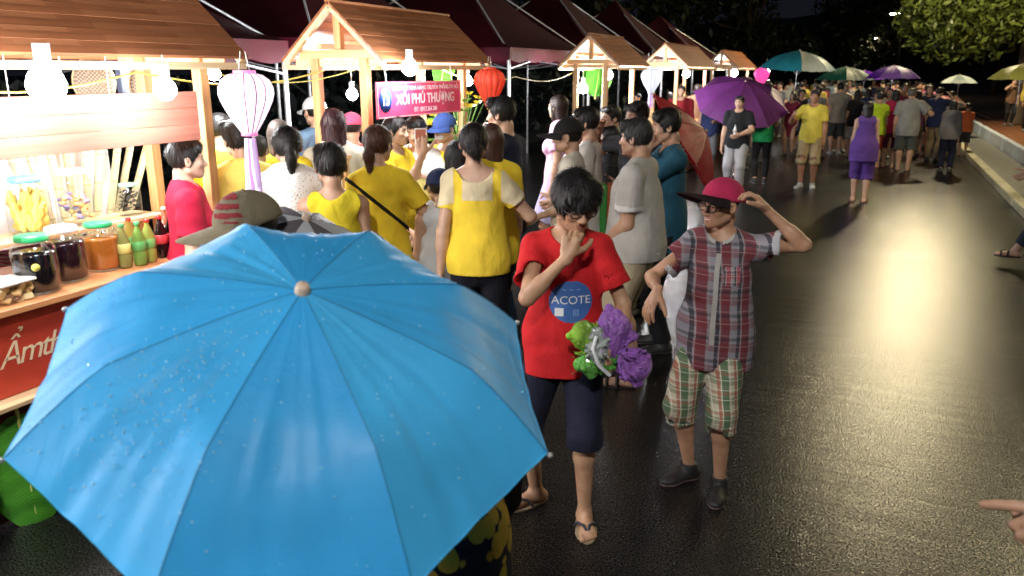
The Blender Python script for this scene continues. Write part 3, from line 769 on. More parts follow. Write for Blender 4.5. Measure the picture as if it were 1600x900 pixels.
# gutter strip, low wall, brick paving
tag(MB().box((2.18, -20, -.01), (2.86, 130, .085)).build('pavement_strip', plain((.13, .13, .12), .35, name='wet_concrete', var=.3)), kind='structure')
lw = thing('low_wall', 'low wall of pale bluish stone blocks edging the orange pavement on the right', 'wall', (0, 0, 0))
wb = MB().bevbox((0, -.395, 0), (.13, .395, .36), .014).mesh('stone_block'); wb.materials.append(plain((.42, .48, .56), .45, name='pale_stone', var=.22))
for i in range(60):
    o = link('stone_block', wb, None, lw); rr = random.Random(i+50); o.location = (2.90+rr.uniform(-.008, .008), 3.4+i*.80, .02+rr.uniform(-.006, .006))
pv = MB().box((3.05, -20, -.01), (9, 130, .235)).build('pavement', plain((.10, .07, .06), .6, name='paving_base')); tag(pv, kind='structure')
def pavmat():
    m, nt, b = newmat('orange_tile'); oi = nd(nt, 'ShaderNodeObjectInfo')
    nt.links.new(ramp(nt, oi.outputs['Random'], [(0, (.16, .06, .03)), (1, (.26, .10, .05))]), b.inputs['Base Color']); b.inputs['Roughness'].default_value = .35
    bump(nt, b, noise(nt, 60, 3, coords(nt)), .3, .004); return m
ti = MB().bevbox((-.197, -.197, 0), (.197, .197, .012), .004).mesh('tile'); ti.materials.append(pavmat())
for i in range(22):
    for j in range(5):
        o = link('tile', ti, None, pv); o.location = (3.26+j*.4, 12.2+i*.4, .2345)
tb = MB()
for i in range(80):
    for j in range(14):
        if i < 22 and j < 5: continue
        tb.bevbox((3.063+j*.4, 12.003+i*.4, .2345), (3.457+j*.4, 12.397+i*.4, .2465), .004)
tag(tb.build('tiles', plain((.20, .08, .04), .35, name='orange_tile_far'), pv), kind='stuff')
# hill behind everything
hv = []; hf = []; N = 60
for i in range(N+1):
    x = -160+i*6
    t = 3.5+2.6*math.sin(x*.035+1)+1.5*math.sin(x*.11)+max(0, 4-abs(x+10)*.05)
    hv += [(x, 165, -1), (x, 185, t*1.6), (x, 215, t*2.2)]
for i in range(N):
    for k in (0, 1): a = i*3+k; hf.append((a, a+3, a+4, a+1))
hm = MB(); hm.add(hv, hf, True); tag(hm.build('hill', plain((.03, .045, .02), .9, name='dark_grass')), kind='structure')

# ------------------------------------------------------------------ trees
def leafmat(c):
    k = ('leaf', c)
    if k in MC: return MC[k]
    m = bpy.data.materials.new('leaf'); m.use_nodes = True; nt = m.node_tree; b = nt.nodes['Principled BSDF']; out = nt.nodes['Material Output']
    col = ramp(nt, noise(nt, 1.4, 4, coords(nt)), [(.3, mul(c, .55)), (.7, mul(c, 1.5))])
    nt.links.new(col, b.inputs['Base Color']); b.inputs['Roughness'].default_value = .4
    t = nd(nt, 'ShaderNodeBsdfTranslucent'); nt.links.new(col, t.inputs[0]); mx = nd(nt, 'ShaderNodeMixShader'); mx.inputs[0].default_value = .35
    nt.links.new(b.outputs[0], mx.inputs[1]); nt.links.new(t.outputs[0], mx.inputs[2]); nt.links.new(mx.outputs[0], out.inputs[0]); MC[k] = m; return m
def tree(x, y, h, cr, label, seed, n=5000, leaf=.13, low=.35, col=(.10, .13, .025), group=None):
    rg = np.random.RandomState(seed); t = thing('tree', label, 'tree', (x, y, 0), 0, group)
    tm = MB(); tops = []
    base = [(0, 0, -.05), (rg.uniform(-.1, .1), rg.uniform(-.1, .1), h*.2), (rg.uniform(-.2, .2), rg.uniform(-.2, .2), h*.42)]
    tm.tube(base, [h*.032, h*.024, h*.018], 9)
    nc = 15
    for i in range(nc):
        a = rg.uniform(0, 6.283); r = cr*math.sqrt(rg.uniform(.05, 1))*.8; zz = h*rg.uniform(low+.1, .92); r *= max(.35, 1-((zz/h-.6)/.5)**2)
        tops.append((math.cos(a)*r, math.sin(a)*r, zz)); b0 = Vector(base[-1])
        tm.tube([tuple(b0), tuple(b0.lerp(Vector(tops[-1]), .5)+Vector((0, 0, -.1*h*.3))), tops[-1]], [h*.012, h*.007, h*.002], 6)
    tm.build('trunk', plain((.09, .065, .045), .85, name='bark'), t)
    T = np.array(tops); w = rg.randint(0, nc, n); d = rg.normal(size=(n, 3)); d /= np.linalg.norm(d, axis=1)[:, None]
    rr = cr*(.30+.16*rg.rand(nc))[w]*rg.rand(n)**.4
    P = T[w]+d*rr[:, None]*np.array([1, 1, .7]); P = P[P[:, 2] > h*low*.8]; n = len(P)
    u = rg.normal(size=(n, 3)); u /= np.linalg.norm(u, axis=1)[:, None]; v = np.cross(u, rg.normal(size=(n, 3))); v /= np.linalg.norm(v, axis=1)[:, None]
    s = leaf*(.6+.8*rg.rand(n))[:, None]
    V = np.stack([P-u*s, P-v*s*.42, P+u*s, P+v*s*.42], 1).reshape(-1, 3)
    link('crown', npmesh('crown', V, np.arange(n*4).reshape(n, 4), False), leafmat(col), t)
    return t
tree(4.4, 33, 9.0, 5.2, 'broad leafy tree overhanging the right pavement, olive leaves lit from below', 3, 30000, .13, .16)
tree(4.6, 16.6, 6.6, 3.2, 'leafy tree cut by the right edge of the frame with brighter yellow-green leaves', 4, 12000, .10, .32, (.12, .14, .02))
tree(7.5, 41, 9.5, 4.6, 'dark tree standing behind the olive tree on the right', 5, 9000, .14, .3)
for i, (x, y, h, cr) in enumerate(((-16, 48, 13, 6), (-9, 62, 11, 6), (-26, 44, 15, 7), (0, 78, 9, 6), (8, 74, 10, 6), (-36, 36, 14, 7), (17, 70, 12, 7), (-2, 95, 10, 7))):
    lb = ['tall black tree behind the tents, left of the first distant lamp', 'dark tree closing the far end of the tent row', 'big black tree above the second tent roof', 'low dark tree at the far end of the road',
          'distant tree beneath the pair of far lamps', 'black tree above the first red tent', 'distant tree behind the olive leaves on the right', 'farthest low tree on the skyline'][i]
    tree(x, y, h, cr, lb, 20+i, 5000, .30, .12, (.035, .05, .02), 'dark trees beyond the market')

# ------------------------------------------------------------------ stalls
ROOFC = (.50, .195, .088); POST = (.80, .46, .20); PALE = (.85, .60, .34)
def stall(y0, y1, label, front, planks=7, xf=-3.30, xb=-4.20, ez=2.06, rz_=2.47, boards=True):
    st = thing('market_stall', label, 'stall', (0, 0, 0), 0, 'wooden gable roofed stalls in a row'); xm = (xf+xb)/2
    rw = wood(ROOFC, 'y', .42, 1, .72); pw = wood(POST, 'z', .45); hw = wood(POST, 'x', .45); bw = wood(PALE, 'y', .5)
    pm = None
    for sgn, xe in ((1, xf), (-1, xb)):
        d = Vector((xe-xm, 0, ez-rz_)); L = d.length; d.normalize(); nn = Vector((-d.z*sgn, 0, d.x*sgn)) if sgn > 0 else Vector((d.z, 0, -d.x)); nn = Vector((-d.z, 0, d.x)); nn = nn if nn.z > 0 else -nn
        wd = L/planks; me = MB(); M = Matrix(((d.x, 0, nn.x, 0), (0, 1, 0, 0), (d.z, 0, nn.z, 0), (0, 0, 0, 1)))
        me.bevbox((.0008, y0-y0, 0), (wd-.0008, y1-y0, .018), .0015, M); mesh = me.mesh('plank'); mesh.materials.append(rw)
        for k in range(planks):
            o = link('plank', mesh, None, st); p = Vector((xm, y0, rz_))+d*(wd*k)+nn*(.001*(k % 2)); o.location = p
        for yy in (y0+.03, y1-.03):
            MB().bar(Vector((xm, yy, rz_-.012)), Vector((xe, yy, ez-.012))-d*.01, .045, .05, (0, 1, 0)).build('rafter', wood(PALE, 'x'), st)
        MB().bevbox((xe-.012-(.0 if sgn < 0 else .012), y0+.01, ez-.055), (xe+.012-(.0 if sgn < 0 else .012), y1-.01, ez-.018), .003).build('eave_lath', bw, st)
    MB().bar((xm, y0-.004, rz_+.022), (xm, y1+.004, rz_+.022), .05, .02).build('ridge_cap', rw, st)
    zb = 2.0
    for yy in (y0+.12, y1-.14):
        for xx in (xm+.22, xm-.22):
            MB().bevbox((xx-.033, yy-.033, 0), (xx+.033, yy+.033, 2.13 if abs(xx-xm) < .3 else 2.1), .004).build('post', pw, st)
        MB().bevbox((xf+.10-.0, yy-.03, 2.09) if False else (xb+.10, yy-.036, 2.085), (xf-.10, yy+.036, 2.15), .004).build('tie_beam', hw, st)
        MB().bevbox((xm-.03, yy-.03, 2.152), (xm+.03, yy+.03, 2.43), .004).build('king_post', pw, st)
        MB().bevbox((xb+.04, yy-.006, 2.03), (xf-.04, yy+.006, 2.083), .002).build('gable_board', bw, st)
    for xx in (xm+.22, xm-.22):
        MB().bevbox((xx-.025, y0+.155, 2.155), (xx+.025, y1-.175, 2.2), .003).build('purlin', bw, st)
    # counter
    cw = wood((.62, .27, .11), 'y', .4); top = 1.0
    for k in range(4):
        a = -4.12+k*.195
        MB().bevbox((a, y0+.02, top-.03), (a+.193, y1-.02, top), .003).build('counter_board', cw, st)
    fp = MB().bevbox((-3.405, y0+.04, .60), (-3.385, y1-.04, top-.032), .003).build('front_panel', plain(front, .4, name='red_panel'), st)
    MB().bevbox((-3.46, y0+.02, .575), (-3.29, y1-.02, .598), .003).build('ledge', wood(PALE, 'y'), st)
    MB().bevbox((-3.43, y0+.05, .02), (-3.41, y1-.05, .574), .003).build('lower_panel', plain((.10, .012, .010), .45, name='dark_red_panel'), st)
    for yy in (y0+.04, y1-.06):
        MB().bevbox((-4.1, yy, .02), (-3.43, yy+.018, top-.032), .003).build('side_panel', wood((.55, .22, .09), 'z'), st)
    MB().bevbox((-4.13, y0+.2, 1.15), (-3.87, y1-.2, 1.172), .003).build('shelf', bw, st)
    for yy in (y0+.3, y1-.3): MB().bevbox((-4.09, yy, 1.001), (-3.93, yy+.02, 1.149), .002).build('shelf_bracket', bw, st)
    return st, fp
RED = (.52, .055, .03)
s1, fp1 = stall(1.86, 3.70, 'nearest wooden market stall on the left with a long signboard, jars and a red counter', RED)
s2, fp2 = stall(5.08, 6.90, 'wooden stall with the pink 13 sign under its eave', RED)
s3, fp3 = stall(10.97, 12.57, 'third wooden gable stall, left of the white hanging lantern', RED)
s4, fp4 = stall(15.33, 18.3, 'fourth stall roof just left of the purple umbrella', RED)
s5, fp5 = stall(21.2, 24.5, 'farthest small stall gable above the purple umbrella', RED)
s0, fp0 = stall(-.9, 1.0, 'stall beyond the left edge, before the nearest one', RED)

# hanging signboard of the first stall, made of wide boards
sb = thing('signboard', 'long blank wooden signboard hanging under the eave of the nearest stall', 'signboard', (-3.28, 2.6, 1.77))
for k in range(3):
    MB().bevbox((-.011, -.95, -.125+k*.0835), (.011, .66, -.125+k*.0835+.0825), .002).build('board', wood((.60, .22, .155), 'y', .4, 0, .7), sb)
for yy in (-.1, .5): MB().tube([(0, yy, .125), (0, yy, .29)], .004, 6).build('hanger', plain((.3, .3, .3), .5), sb)

def text(s, size, m, name='lettering', parent=None, depth=.001, shear=0, align='CENTER', off=0, mat3=None, loc=None, space=1):
    cu = bpy.data.curves.new('t', 'FONT'); cu.body = s; cu.size = size; cu.extrude = depth; cu.shear = shear; cu.align_x = align; cu.offset = off; cu.space_character = space
    o = bpy.data.objects.new('t', cu); COL.objects.link(o)
    bpy.context.view_layer.update()
    me = bpy.data.meshes.new_from_object(o.evaluated_get(bpy.context.evaluated_depsgraph_get())); bpy.data.objects.remove(o)
    me.materials.clear(); me.materials.append(m); q = link(name, me, None, parent)
    if mat3 is not None: q.matrix_local = Matrix.Translation(loc) @ mat3.to_4x4()
    return q
# matrix: text runs along +y (rightwards seen from the road), stands up, faces +x
ROADSIDE = Matrix(((0, 0, 1), (1, 0, 0), (0, 1, 0)))
cream = plain((.85, .68, .45), .5, name='cream_print', var=.03)
text('Ẩm', .15, cream, 'lettering', fp1, .0008, .38, 'LEFT', 0, ROADSIDE, Vector((-3.3838, 2.075, .735)), .84)
text('thực', .15, cream, 'lettering', fp1, .0008, .38, 'LEFT', 0, ROADSIDE, Vector((-3.3838, 2.27, .735)), .84)
text('Hà Nội', .19, cream, 'lettering', fp1, .0008, .38, 'LEFT', 0, ROADSIDE, Vector((-3.3838, 3.02, .70)), .84)
# banana leaf leaning on the dark lower panel
def leaf_shape(L, wdt, n=14, droop=.0, curl=.12):
    V = []; F_ = []
    for i in range(n+1):
        t = i/n; w = wdt*math.sin(math.pi*min(1, (t*.96+.02)))**.6
        for k in (-1, -.5, 0, .5, 1):
            V.append((k*w*.5, t*L, curl*w*abs(k)**1.5-droop*t*t+.004*math.sin(i*2.3+k)))
    for i in range(n):
        for k in range(4): a = i*5+k; F_.append((a, a+1, a+6, a+5))
    return V, F_
def leafblade():
    if 'bl' in MC: return MC['bl']
    m, nt, b = newmat('banana_leaf'); v = coords(nt); sp = nd(nt, 'ShaderNodeSeparateXYZ'); nt.links.new(v, sp.inputs[0])
    wv = mathn(nt, 'SINE', mathn(nt, 'MULTIPLY', mathn(nt, 'ADD', sp.outputs[1], mathn(nt, 'MULTIPLY', mathn(nt, 'ABSOLUTE', sp.outputs[0]), -.5)), 380))
    base = ramp(nt, noise(nt, 5, 4, v), [(.3, (.03, .16, .015)), (.7, (.09, .34, .03))])
    nt.links.new(base, b.inputs['Base Color']); b.inputs['Roughness'].default_value = .3; bump(nt, b, wv, .2, .002); MC['bl'] = m; return m
def banana_leaf(loc, rot, L, w, label, group=None):
    t = thing('banana_leaf', label, 'leaf', loc, 0, group); t.rotation_euler = rot
    m = MB(); V, F_ = leaf_shape(L, w); m.add(V, F_, True); m.build('blade', leafblade(), t)
    MB().tube([(0, -.05, .004), (0, L*.5, .006), (0, L*.97, .003)], [.008, .006, .002], 6).build('midrib', plain((.45, .52, .15), .4, name='rib'), t); return t
banana_leaf((-3.36, 1.72, .50), (rad(-96), 0, rad(52)), .62, .36, 'green banana leaf hanging in front of the nearest counter, below its ledge')
banana_leaf((-3.35, 2.1, .52), (rad(-94), 0, rad(66)), .55, .34, 'darker green banana leaf hanging beside the blue umbrella, under the counter ledge')
banana_leaf((-3.36, 2.5, .53), (rad(-93), rad(10), rad(80)), .52, .30, 'banana leaf hidden behind the blue umbrella under the counter')

# pink sign of the second stall
sg = thing('sign', 'pink and red printed sign with number 13 hanging on the second stall', 'sign', (-3.27, 5.58, 1.79))
MB().bevbox((-.006, -.64, -.13), (.006, .64, .13), .002).build('board', plain((.78, .06, .16), .4, name='pink_board', var=.03), sg)
wh = plain((.9, .72, .72), .5, name='white_print', var=.02)
fr = MB()
for (a, b) in (((-.63, .118), (.63, .125)), ((-.63, -.125), (.63, -.118))): fr.box((.0065, a[0], a[1]), (.0075, b[0], b[1]))
fr.box((.0065, -.633, -.1175), (.0075, -.626, .1175)); fr.box((.0065, .626, -.1175), (.0075, .633, .1175)); fr.build('border', plain((.95, .45, .45), .5, name='border', var=.02), sg)
text('THAM VIỆT NHÀ HÀNG TRUYỀN THỐNG HÀ NỘI', .046, wh, 'lettering', sg, .0006, 0, 'CENTER', 0, ROADSIDE, Vector((.0072, .08, .066)), 1)
text('XÔI PHÚ THƯỢNG', .105, wh, 'lettering', sg, .0006, 0, 'CENTER', .002, ROADSIDE, Vector((.0072, .07, -.035)), 1)
text('ĐT: 0972.261.261', .050, wh, 'lettering', sg, .0006, 0, 'CENTER', 0, ROADSIDE, Vector((.0072, .05, -.098)), 1)
em = MB(); em.lathe([(.0001, 0), (.085, 0), (.085, .002), (.0001, .002)], 28); e_ = em.build('emblem', plain((.03, .10, .55), .4, name='blue_print', var=.03), sg); e_.matrix_local = Matrix.Translation((.0068, -.53, .0)) @ Matrix.Rotation(rad(90), 4, 'Y')
text('13', .10, wh, 'number', sg, .0006, 0, 'CENTER', .003, ROADSIDE, Vector((.0096, -.53, -.035)), 1)
for yy in (-.5, .5): MB().tube([(0, yy, .128), (-.02, yy, .27)], .005, 6).build('hanger', plain((.7, .7, .6), .5), sg)

# ------------------------------------------------------------------ lamps: bare bulbs hanging under the roofs
def bulb(x, y, z, power, label, r=.04, col=(.94, .97, 1), top=None):
    t = thing('light_bulb', label, 'light bulb', (x, y, z), 0, 'bare bulbs lighting the stalls')
    MB().tube([(0, 0, r*1.0), (0, 0, r*2.1)], r*.42, 10).build('socket', plain((.7, .7, .7), .4), t)
    MB().tube([(0, 0, r*2.1), (.004, 0, (top or 2.40)-z)], .003, 5).build('cord', plain((.8, .8, .75), .5), t)
    MB().lathe([(.001, -r), (r*.55, -r*.83), (r*.92, -r*.4), (r, .0), (r*.85, r*.5), (r*.45, r*1.0)], 16).build('glass', emit((.95, .98, 1), 60), t)
    p = point((0, 0, 0), power, col, r*1.25); p.parent = t; p.name = 'lamp_light'
    return t
LP = 5.5
bulb(-3.02, 2.23, 1.945, 13*LP, 'bare bulb glaring above the left end of the long signboard', .075, top=2.07)
bulb(-3.02, 2.82, 1.915, 10*LP, 'smaller bare bulb at the right end of the long signboard', .052, top=2.07)
bulb(-3.120, 5.161, 2.018, 16*LP, 'bare bulb shining just above the pink sign', .06, top=2.07)
bulb(-3.70, 7.20, 1.90, 70*LP, 'bare bulb beside the red lantern', .05, top=2.2)
bulb(-3.75, 11.9, 1.93, 80*LP, 'bulb under the third stall roof', .07)
bulb(-3.9, 11.2, 1.75, 60*LP, 'second bulb inside the third stall', .07)
bulb(-3.75, 14.2, 1.93, 60*LP, 'bulb to the right of the white lantern, before the fourth stall', .07, top=2.3)
bulb(-3.75, 17.3, 1.93, 60*LP, 'bulb under the fourth stall roof', .08)
bulb(-3.75, 23.4, 1.93, 50*LP, 'bulb under the farthest stall', .10)
bulb(-3.6, 29, 1.95, 60*LP, 'distant bulb seen below the teal umbrella', .12, top=2.4)
bulb(-3.65, .6, 1.93, 95*LP, 'bulb of the stall beyond the left edge', .06)
bulb(-3.65, -.5, 1.93, 95*LP, 'second bulb of the stall beyond the left edge', .06)

def street_lamp(x, y, h, reach, power, label, col=(1, .83, .50)):
    pc = plain((.02, .02, .02), .5)
    t = thing('street_lamp', label, 'street lamp', (x, y, 0), 0, 'street lamps along the road')
    MB().tube([(0, 0, -.05), (0, 0, h*.6), (0, 0, h-.5), (reach*.12, 0, h-.1), (reach, 0, h+.1)], [.10, .075, .06, .05, .035], 10).build('pole', pc, t)
    MB().bevbox((reach*1.0-.35, -.13, h+.06), (reach+.35, .13, h+.16), .02).build('lamp_head', plain((.2, .2, .2), .5), t)
    MB().bevbox((reach*1.0-.28, -.10, h+.035), (reach+.28, .10, h+.055), .004).build('lamp_glass', emit(col, 200), t)
    p = point((reach, 0, h-.12), power, col, .22); p.parent = t; p.name = 'lamp_light'; return t
street_lamp(5.6, 26, 6.6, -4.1, 2700, 'tall street lamp reaching over the road from the right pavement')
street_lamp(.9, 62, 5.6, -.6, 70, 'distant street lamp seen as a bright pair of points above the road')
street_lamp(-.4, 78, 4.6, -.6, 60, 'farthest street lamp, a single bright point on the dark hill')

street_lamp(4.6, -2.6, 5.8, -4.2, 1000, 'street lamp behind the camera lighting the roofs and umbrella from above', (1, .96, .9))
street_lamp(4.4, 12.2, 5.4, -.5, 620, 'street lamp just off the right edge lighting the olive leaves', (1, .85, .5))

bulb(-3.72, 2.55, 1.74, 13*LP, 'added bulb inside the nearest stall, unseen behind the signboard, left', .04)  # unseen bulb added to brighten the stall interior
bulb(-3.72, 3.1, 1.74, 12*LP, 'added bulb inside the nearest stall, unseen behind the signboard, right', .04)  # second unseen bulb added as fill for the counter and its keeper
bulb(-3.95, 4.1, 1.98, 45*LP, 'added bulb between the first two stalls, behind the white lantern', .045, top=2.25)  # added so the people at the stalls are lit more strongly
bulb(-4.15, 5.9, 1.80, 45*LP, 'added bulb inside the second stall over the rice trays', .05)  # extra bulb added to brighten the group at the second counter

# ------------------------------------------------------------------ lanterns
def silk(c, e):
    k = ('silk', c, e)
    if k in MC: return MC[k]
    m = bpy.data.materials.new('silk'); m.use_nodes = True; nt = m.node_tree; b = nt.nodes['Principled BSDF']; out = nt.nodes['Material Output']
    b.inputs['Base Color'].default_value = c4(c); b.inputs['Roughness'].default_value = .5; b.inputs['Emission Color'].default_value = c4(c); b.inputs['Emission Strength'].default_value = e
    t = nd(nt, 'ShaderNodeBsdfTranslucent'); t.inputs[0].default_value = c4(c); mx = nd(nt, 'ShaderNodeMixShader'); mx.inputs[0].default_value = .45
    nt.links.new(b.outputs[0], mx.inputs[1]); nt.links.new(t.outputs[0], mx.inputs[2]); nt.links.new(mx.outputs[0], out.inputs[0]); MC[k] = m; return m
def lantern(loc, R, c, label, e=0., tail=None, hang=.12, ringc=None, ribs=14):
    t = thing('silk_lantern', label, 'lantern', loc, 0, 'silk lanterns hanging by the stalls'); ringc = ringc or c
    prof = [(.36, .86), (.62, .80), (.86, .62), (.98, .36), (1.0, .12), (.93, -.14), (.78, -.46), (.58, -.82), (.40, -1.12), (.26, -1.34)]
    MB().lathe([(r*R, z*R) for r, z in prof], ribs*6, flute=.085, nf=ribs).build('shade', silk(c, e), t)
    for k in range(ribs):
        a = 2*math.pi*k/ribs; MB().tube([(r*R*1.0*math.cos(a)*.918, r*R*math.sin(a)*.918, z*R) for r, z in prof], .0035*R/.14, 5).build('rib', plain(mul(ringc, .5), .5, name='rib_wire'), t)
    for z0, r0 in ((.86, .37), (-1.36, .27)): MB().lathe([(r0*R*.9, z0*R-.006), (r0*R*1.1, z0*R-.006), (r0*R*1.1, z0*R+.014), (r0*R*.9, z0*R+.014)], 20).build('ring', silk(ringc, e*.5), t)
    for s in (-1, 1): MB().tube([(0, s*.3*R, .88*R), (0, s*.12*R, .88*R+hang)], .0022, 5).build('cord', plain((.7, .68, .6), .6), t)
    if tail:
        k = MB().ball((0, 0, -1.45*R), .10*R, 10, (1, 1, .7)); k.build('knot', plain((.03, .02, .04), .6), t)
        for i in range(9):
            a = i*.7; MB().tube([(.02*math.cos(a), .02*math.sin(a), -1.5*R), (.03*math.cos(a), .028*math.sin(a), -1.5*R-tail*.5), (.034*math.cos(a+.3), .034*math.sin(a+.3), -1.5*R-tail*(.9+.1*math.sin(i*3)))], .0085, 6).build('tassel_strand', silk(tailc(i), .25), t)
    return t
def tailc(i): return ((.86, .74, .95), (.8, .5, .85), (.92, .88, .98))[i % 3]
lantern((-2.885, 3.201, 1.871), .135, (.95, .82, .93), 'white silk lantern with a pink glow and long tassel beside the nearest stall', 1.5, .30, .10, (.9, .35, .65))
lantern((-3.034, 6.311, 1.895), .135, (.88, .12, .06), 'red silk lantern hanging at the corner of the second stall', .12, None, .10)
lantern((-2.929, 11.289, 1.897), .145, (.85, .88, .95), 'pale white lantern hanging on a pole past the third stall', .8, .2, .25)
lantern((-2.936, 22.790, 1.885), .20, (.9, .12, .5), 'distant magenta lantern glowing beyond the purple umbrella', 1.2, None, .1)

# ------------------------------------------------------------------ tents behind the stalls
def canvas(c):
    k = ('canvas', c)
    if k in MC: return MC[k]
    m = bpy.data.materials.new('canvas'); m.use_nodes = True; nt = m.node_tree; b = nt.nodes['Principled BSDF']; out = nt.nodes['Material Output']
    col = ramp(nt, noise(nt, 2, 4, coords(nt)), [(.3, mul(c, .7)), (.7, mul(c, 1.15))]); nt.links.new(col, b.inputs['Base Color']); b.inputs['Roughness'].default_value = .5
    t = nd(nt, 'ShaderNodeBsdfTranslucent'); nt.links.new(col, t.inputs[0]); mx = nd(nt, 'ShaderNodeMixShader'); mx.inputs[0].default_value = .3
    bump(nt, b, noise(nt, 3, 3, coords(nt)), .3, .04)
    nt.links.new(b.outputs[0], mx.inputs[1]); nt.links.new(t.outputs[0], mx.inputs[2]); nt.links.new(mx.outputs[0], out.inputs[0]); MC[k] = m; return m
def tent(cx, cy, w, ez, pz, label, c=(.055, .004, .008)):
    t = thing('tent', label, 'tent', (cx, cy, 0), 0, 'dark red pyramid tents behind the stalls'); n = 10; h = w/2
    for q in range(4):
        m = MB(); V = []; R = Matrix.Rotation(math.pi/2*q, 3, 'Z')
        for i in range(n+1):
            f = i/n; z = ez+(pz-ez)*(f**1.35)
            for k in range(7):
                s_ = (k/6*2-1)*h*(1-f); V.append(tuple(R @ Vector((h*(1-f), s_, z-.05*(1-(k/3-1)**2)*(1-f)))))
        m.add(V, [(i*7+k, i*7+k+1, i*7+7+k+1, i*7+7+k) for i in range(n) for k in range(6)], True); m.build('roof_panel', canvas(c), t)
        m = MB(); V = []
        for k in range(25):
            s_ = (k/24*2-1)*h; V += [tuple(R @ Vector((h+.004, s_, ez))), tuple(R @ Vector((h+.012+.008*math.sin(k), s_, ez-.16-.035*abs(math.sin(k*math.pi/4)))))]
        m.add(V, [(2*k, 2*k+2, 2*k+3, 2*k+1) for k in range(24)], True); m.build('valance', canvas((.10, .008, .022)), t)
        MB().tube([tuple(R @ Vector((h-.03, h-.03, -.02))), tuple(R @ Vector((h-.03, h-.03, ez-.02)))], .024, 8).build('pole', plain((.75, .77, .8), .3, .4), t)
        fr = MB(); fr.tube([tuple(R @ Vector((h-.03, -h+.03, ez-.04))), tuple(R @ Vector((h-.03, h-.03, ez-.04)))], .014, 6)
        fr.tube([tuple(R @ Vector((h-.03, -h+.03, ez-.28))), tuple(R @ Vector((h-.03, 0, ez-.05)))], .011, 6); fr.tube([tuple(R @ Vector((h-.03, h-.03, ez-.28))), tuple(R @ Vector((h-.03, 0, ez-.05)))], .011, 6)
        fr.tube([tuple(R @ Vector((h-.03, h-.03, ez-.05))), (0, 0, pz-.1)], .012, 6); fr.build('frame', plain((.72, .74, .78), .3, .4), t)
    return t
tent(-6.3, 4.4, 3.0, 2.25, 3.5, 'dark red tent between the nearest stall roof and the second stall')
tent(-6.3, 7.8, 3.0, 2.3, 3.7, 'dark red tent whose slope shows right of the second stall roof')
tent(-6.3, 11.9, 3.4, 2.3, 3.7, 'red tent with its peak behind the third stall')
tent(-6.3, 16.0, 3.4, 2.3, 3.7, 'red tent behind the fourth stall roof')
tent(-6.3, 20.4, 3.4, 2.3, 3.7, 'dim red tent between the fourth and the farthest stall')
tent(-6.3, 25, 3.6, 2.3, 3.6, 'farthest dim red tent of the row')
tent(-6.3, 1.0, 3.0, 2.25, 3.5, 'dark red tent behind the nearest stall, mostly hidden by its roof')

# dark hedge closing the market behind the vendors
rg = np.random.RandomState(9); n = 14000
P = np.stack([rg.uniform(-13, -10.5, n), rg.uniform(-4, 45, n), rg.rand(n)*1.9], 1); u = rg.normal(size=(n, 3))*.09; v = rg.normal(size=(n, 3))*.05
V = np.stack([P-u, P-v, P+u, P+v], 1).reshape(-1, 3)
tag(link('hedge', npmesh('hedge', V, np.arange(n*4).reshape(n, 4), False), leafmat((.02, .03, .03))), 'dark hedge behind the tents at the back of the market', 'hedge', kind='stuff')

# wires between the posts
def wire(pts, label, c=(.75, .62, .12), r=.006):
    P_ = [Vector(p) for p in pts]; out = []
    for i in range(len(P_)-1):
        for k in range(8):
            t = k/8; q = P_[i].lerp(P_[i+1], t); q.z -= .09*math.sin(math.pi*t)*min(1, (P_[i+1]-P_[i]).length); out.append(q)
    out.append(P_[-1]); tag(MB().tube(out, r, 6).build('wire', plain(c, .5, name='cable')), label, 'cable')
wire([(-3.9, 2.0, 1.98), (-3.9, 3.45, 1.99), (-3.9, 5.2, 2.0)], 'yellow cable drooping from the nearest stall to the second one behind the lantern')
wire([(-3.6, 3.55, 2.02), (-3.6, 5.15, 2.0)], 'thin yellow cable above the white lantern', r=.004)
wire([(-3.8, 6.8, 2.02), (-3.9, 8.8, 1.93), (-4.0, 11.1, 1.98)], 'yellow cable from the second to the third stall', r=.006)

wt_ = thing('white_backdrop', 'added white sheet standing in for the bright glare behind the jars', 'backdrop', (-4.42, 2.95, 1.02))  # sheet added in place of the overexposed white behind the jars
V = [(.02*math.sin(a*1.3)+.012*math.sin(b*2+a), -.95+a*.1, b*.068) for a in range(17) for b in range(9)]
mb_ = MB(); mb_.add(V, [(a*9+b, a*9+9+b, a*9+10+b, a*9+b+1) for a in range(16) for b in range(8)], True); mb_.build('sheet', plain((.8, .8, .78), .5, name='white_plastic', var=.06), wt_)
MB().tube([(0, -.98, .545), (0, .68, .545)], .012, 8).build('rail', plain((.7, .7, .7), .4), wt_)
for yy in (-.95, .65): MB().tube([(0, yy, .54), (0, yy, -1.02)], .014, 8).build('upright', plain((.7, .7, .7), .4), wt_)
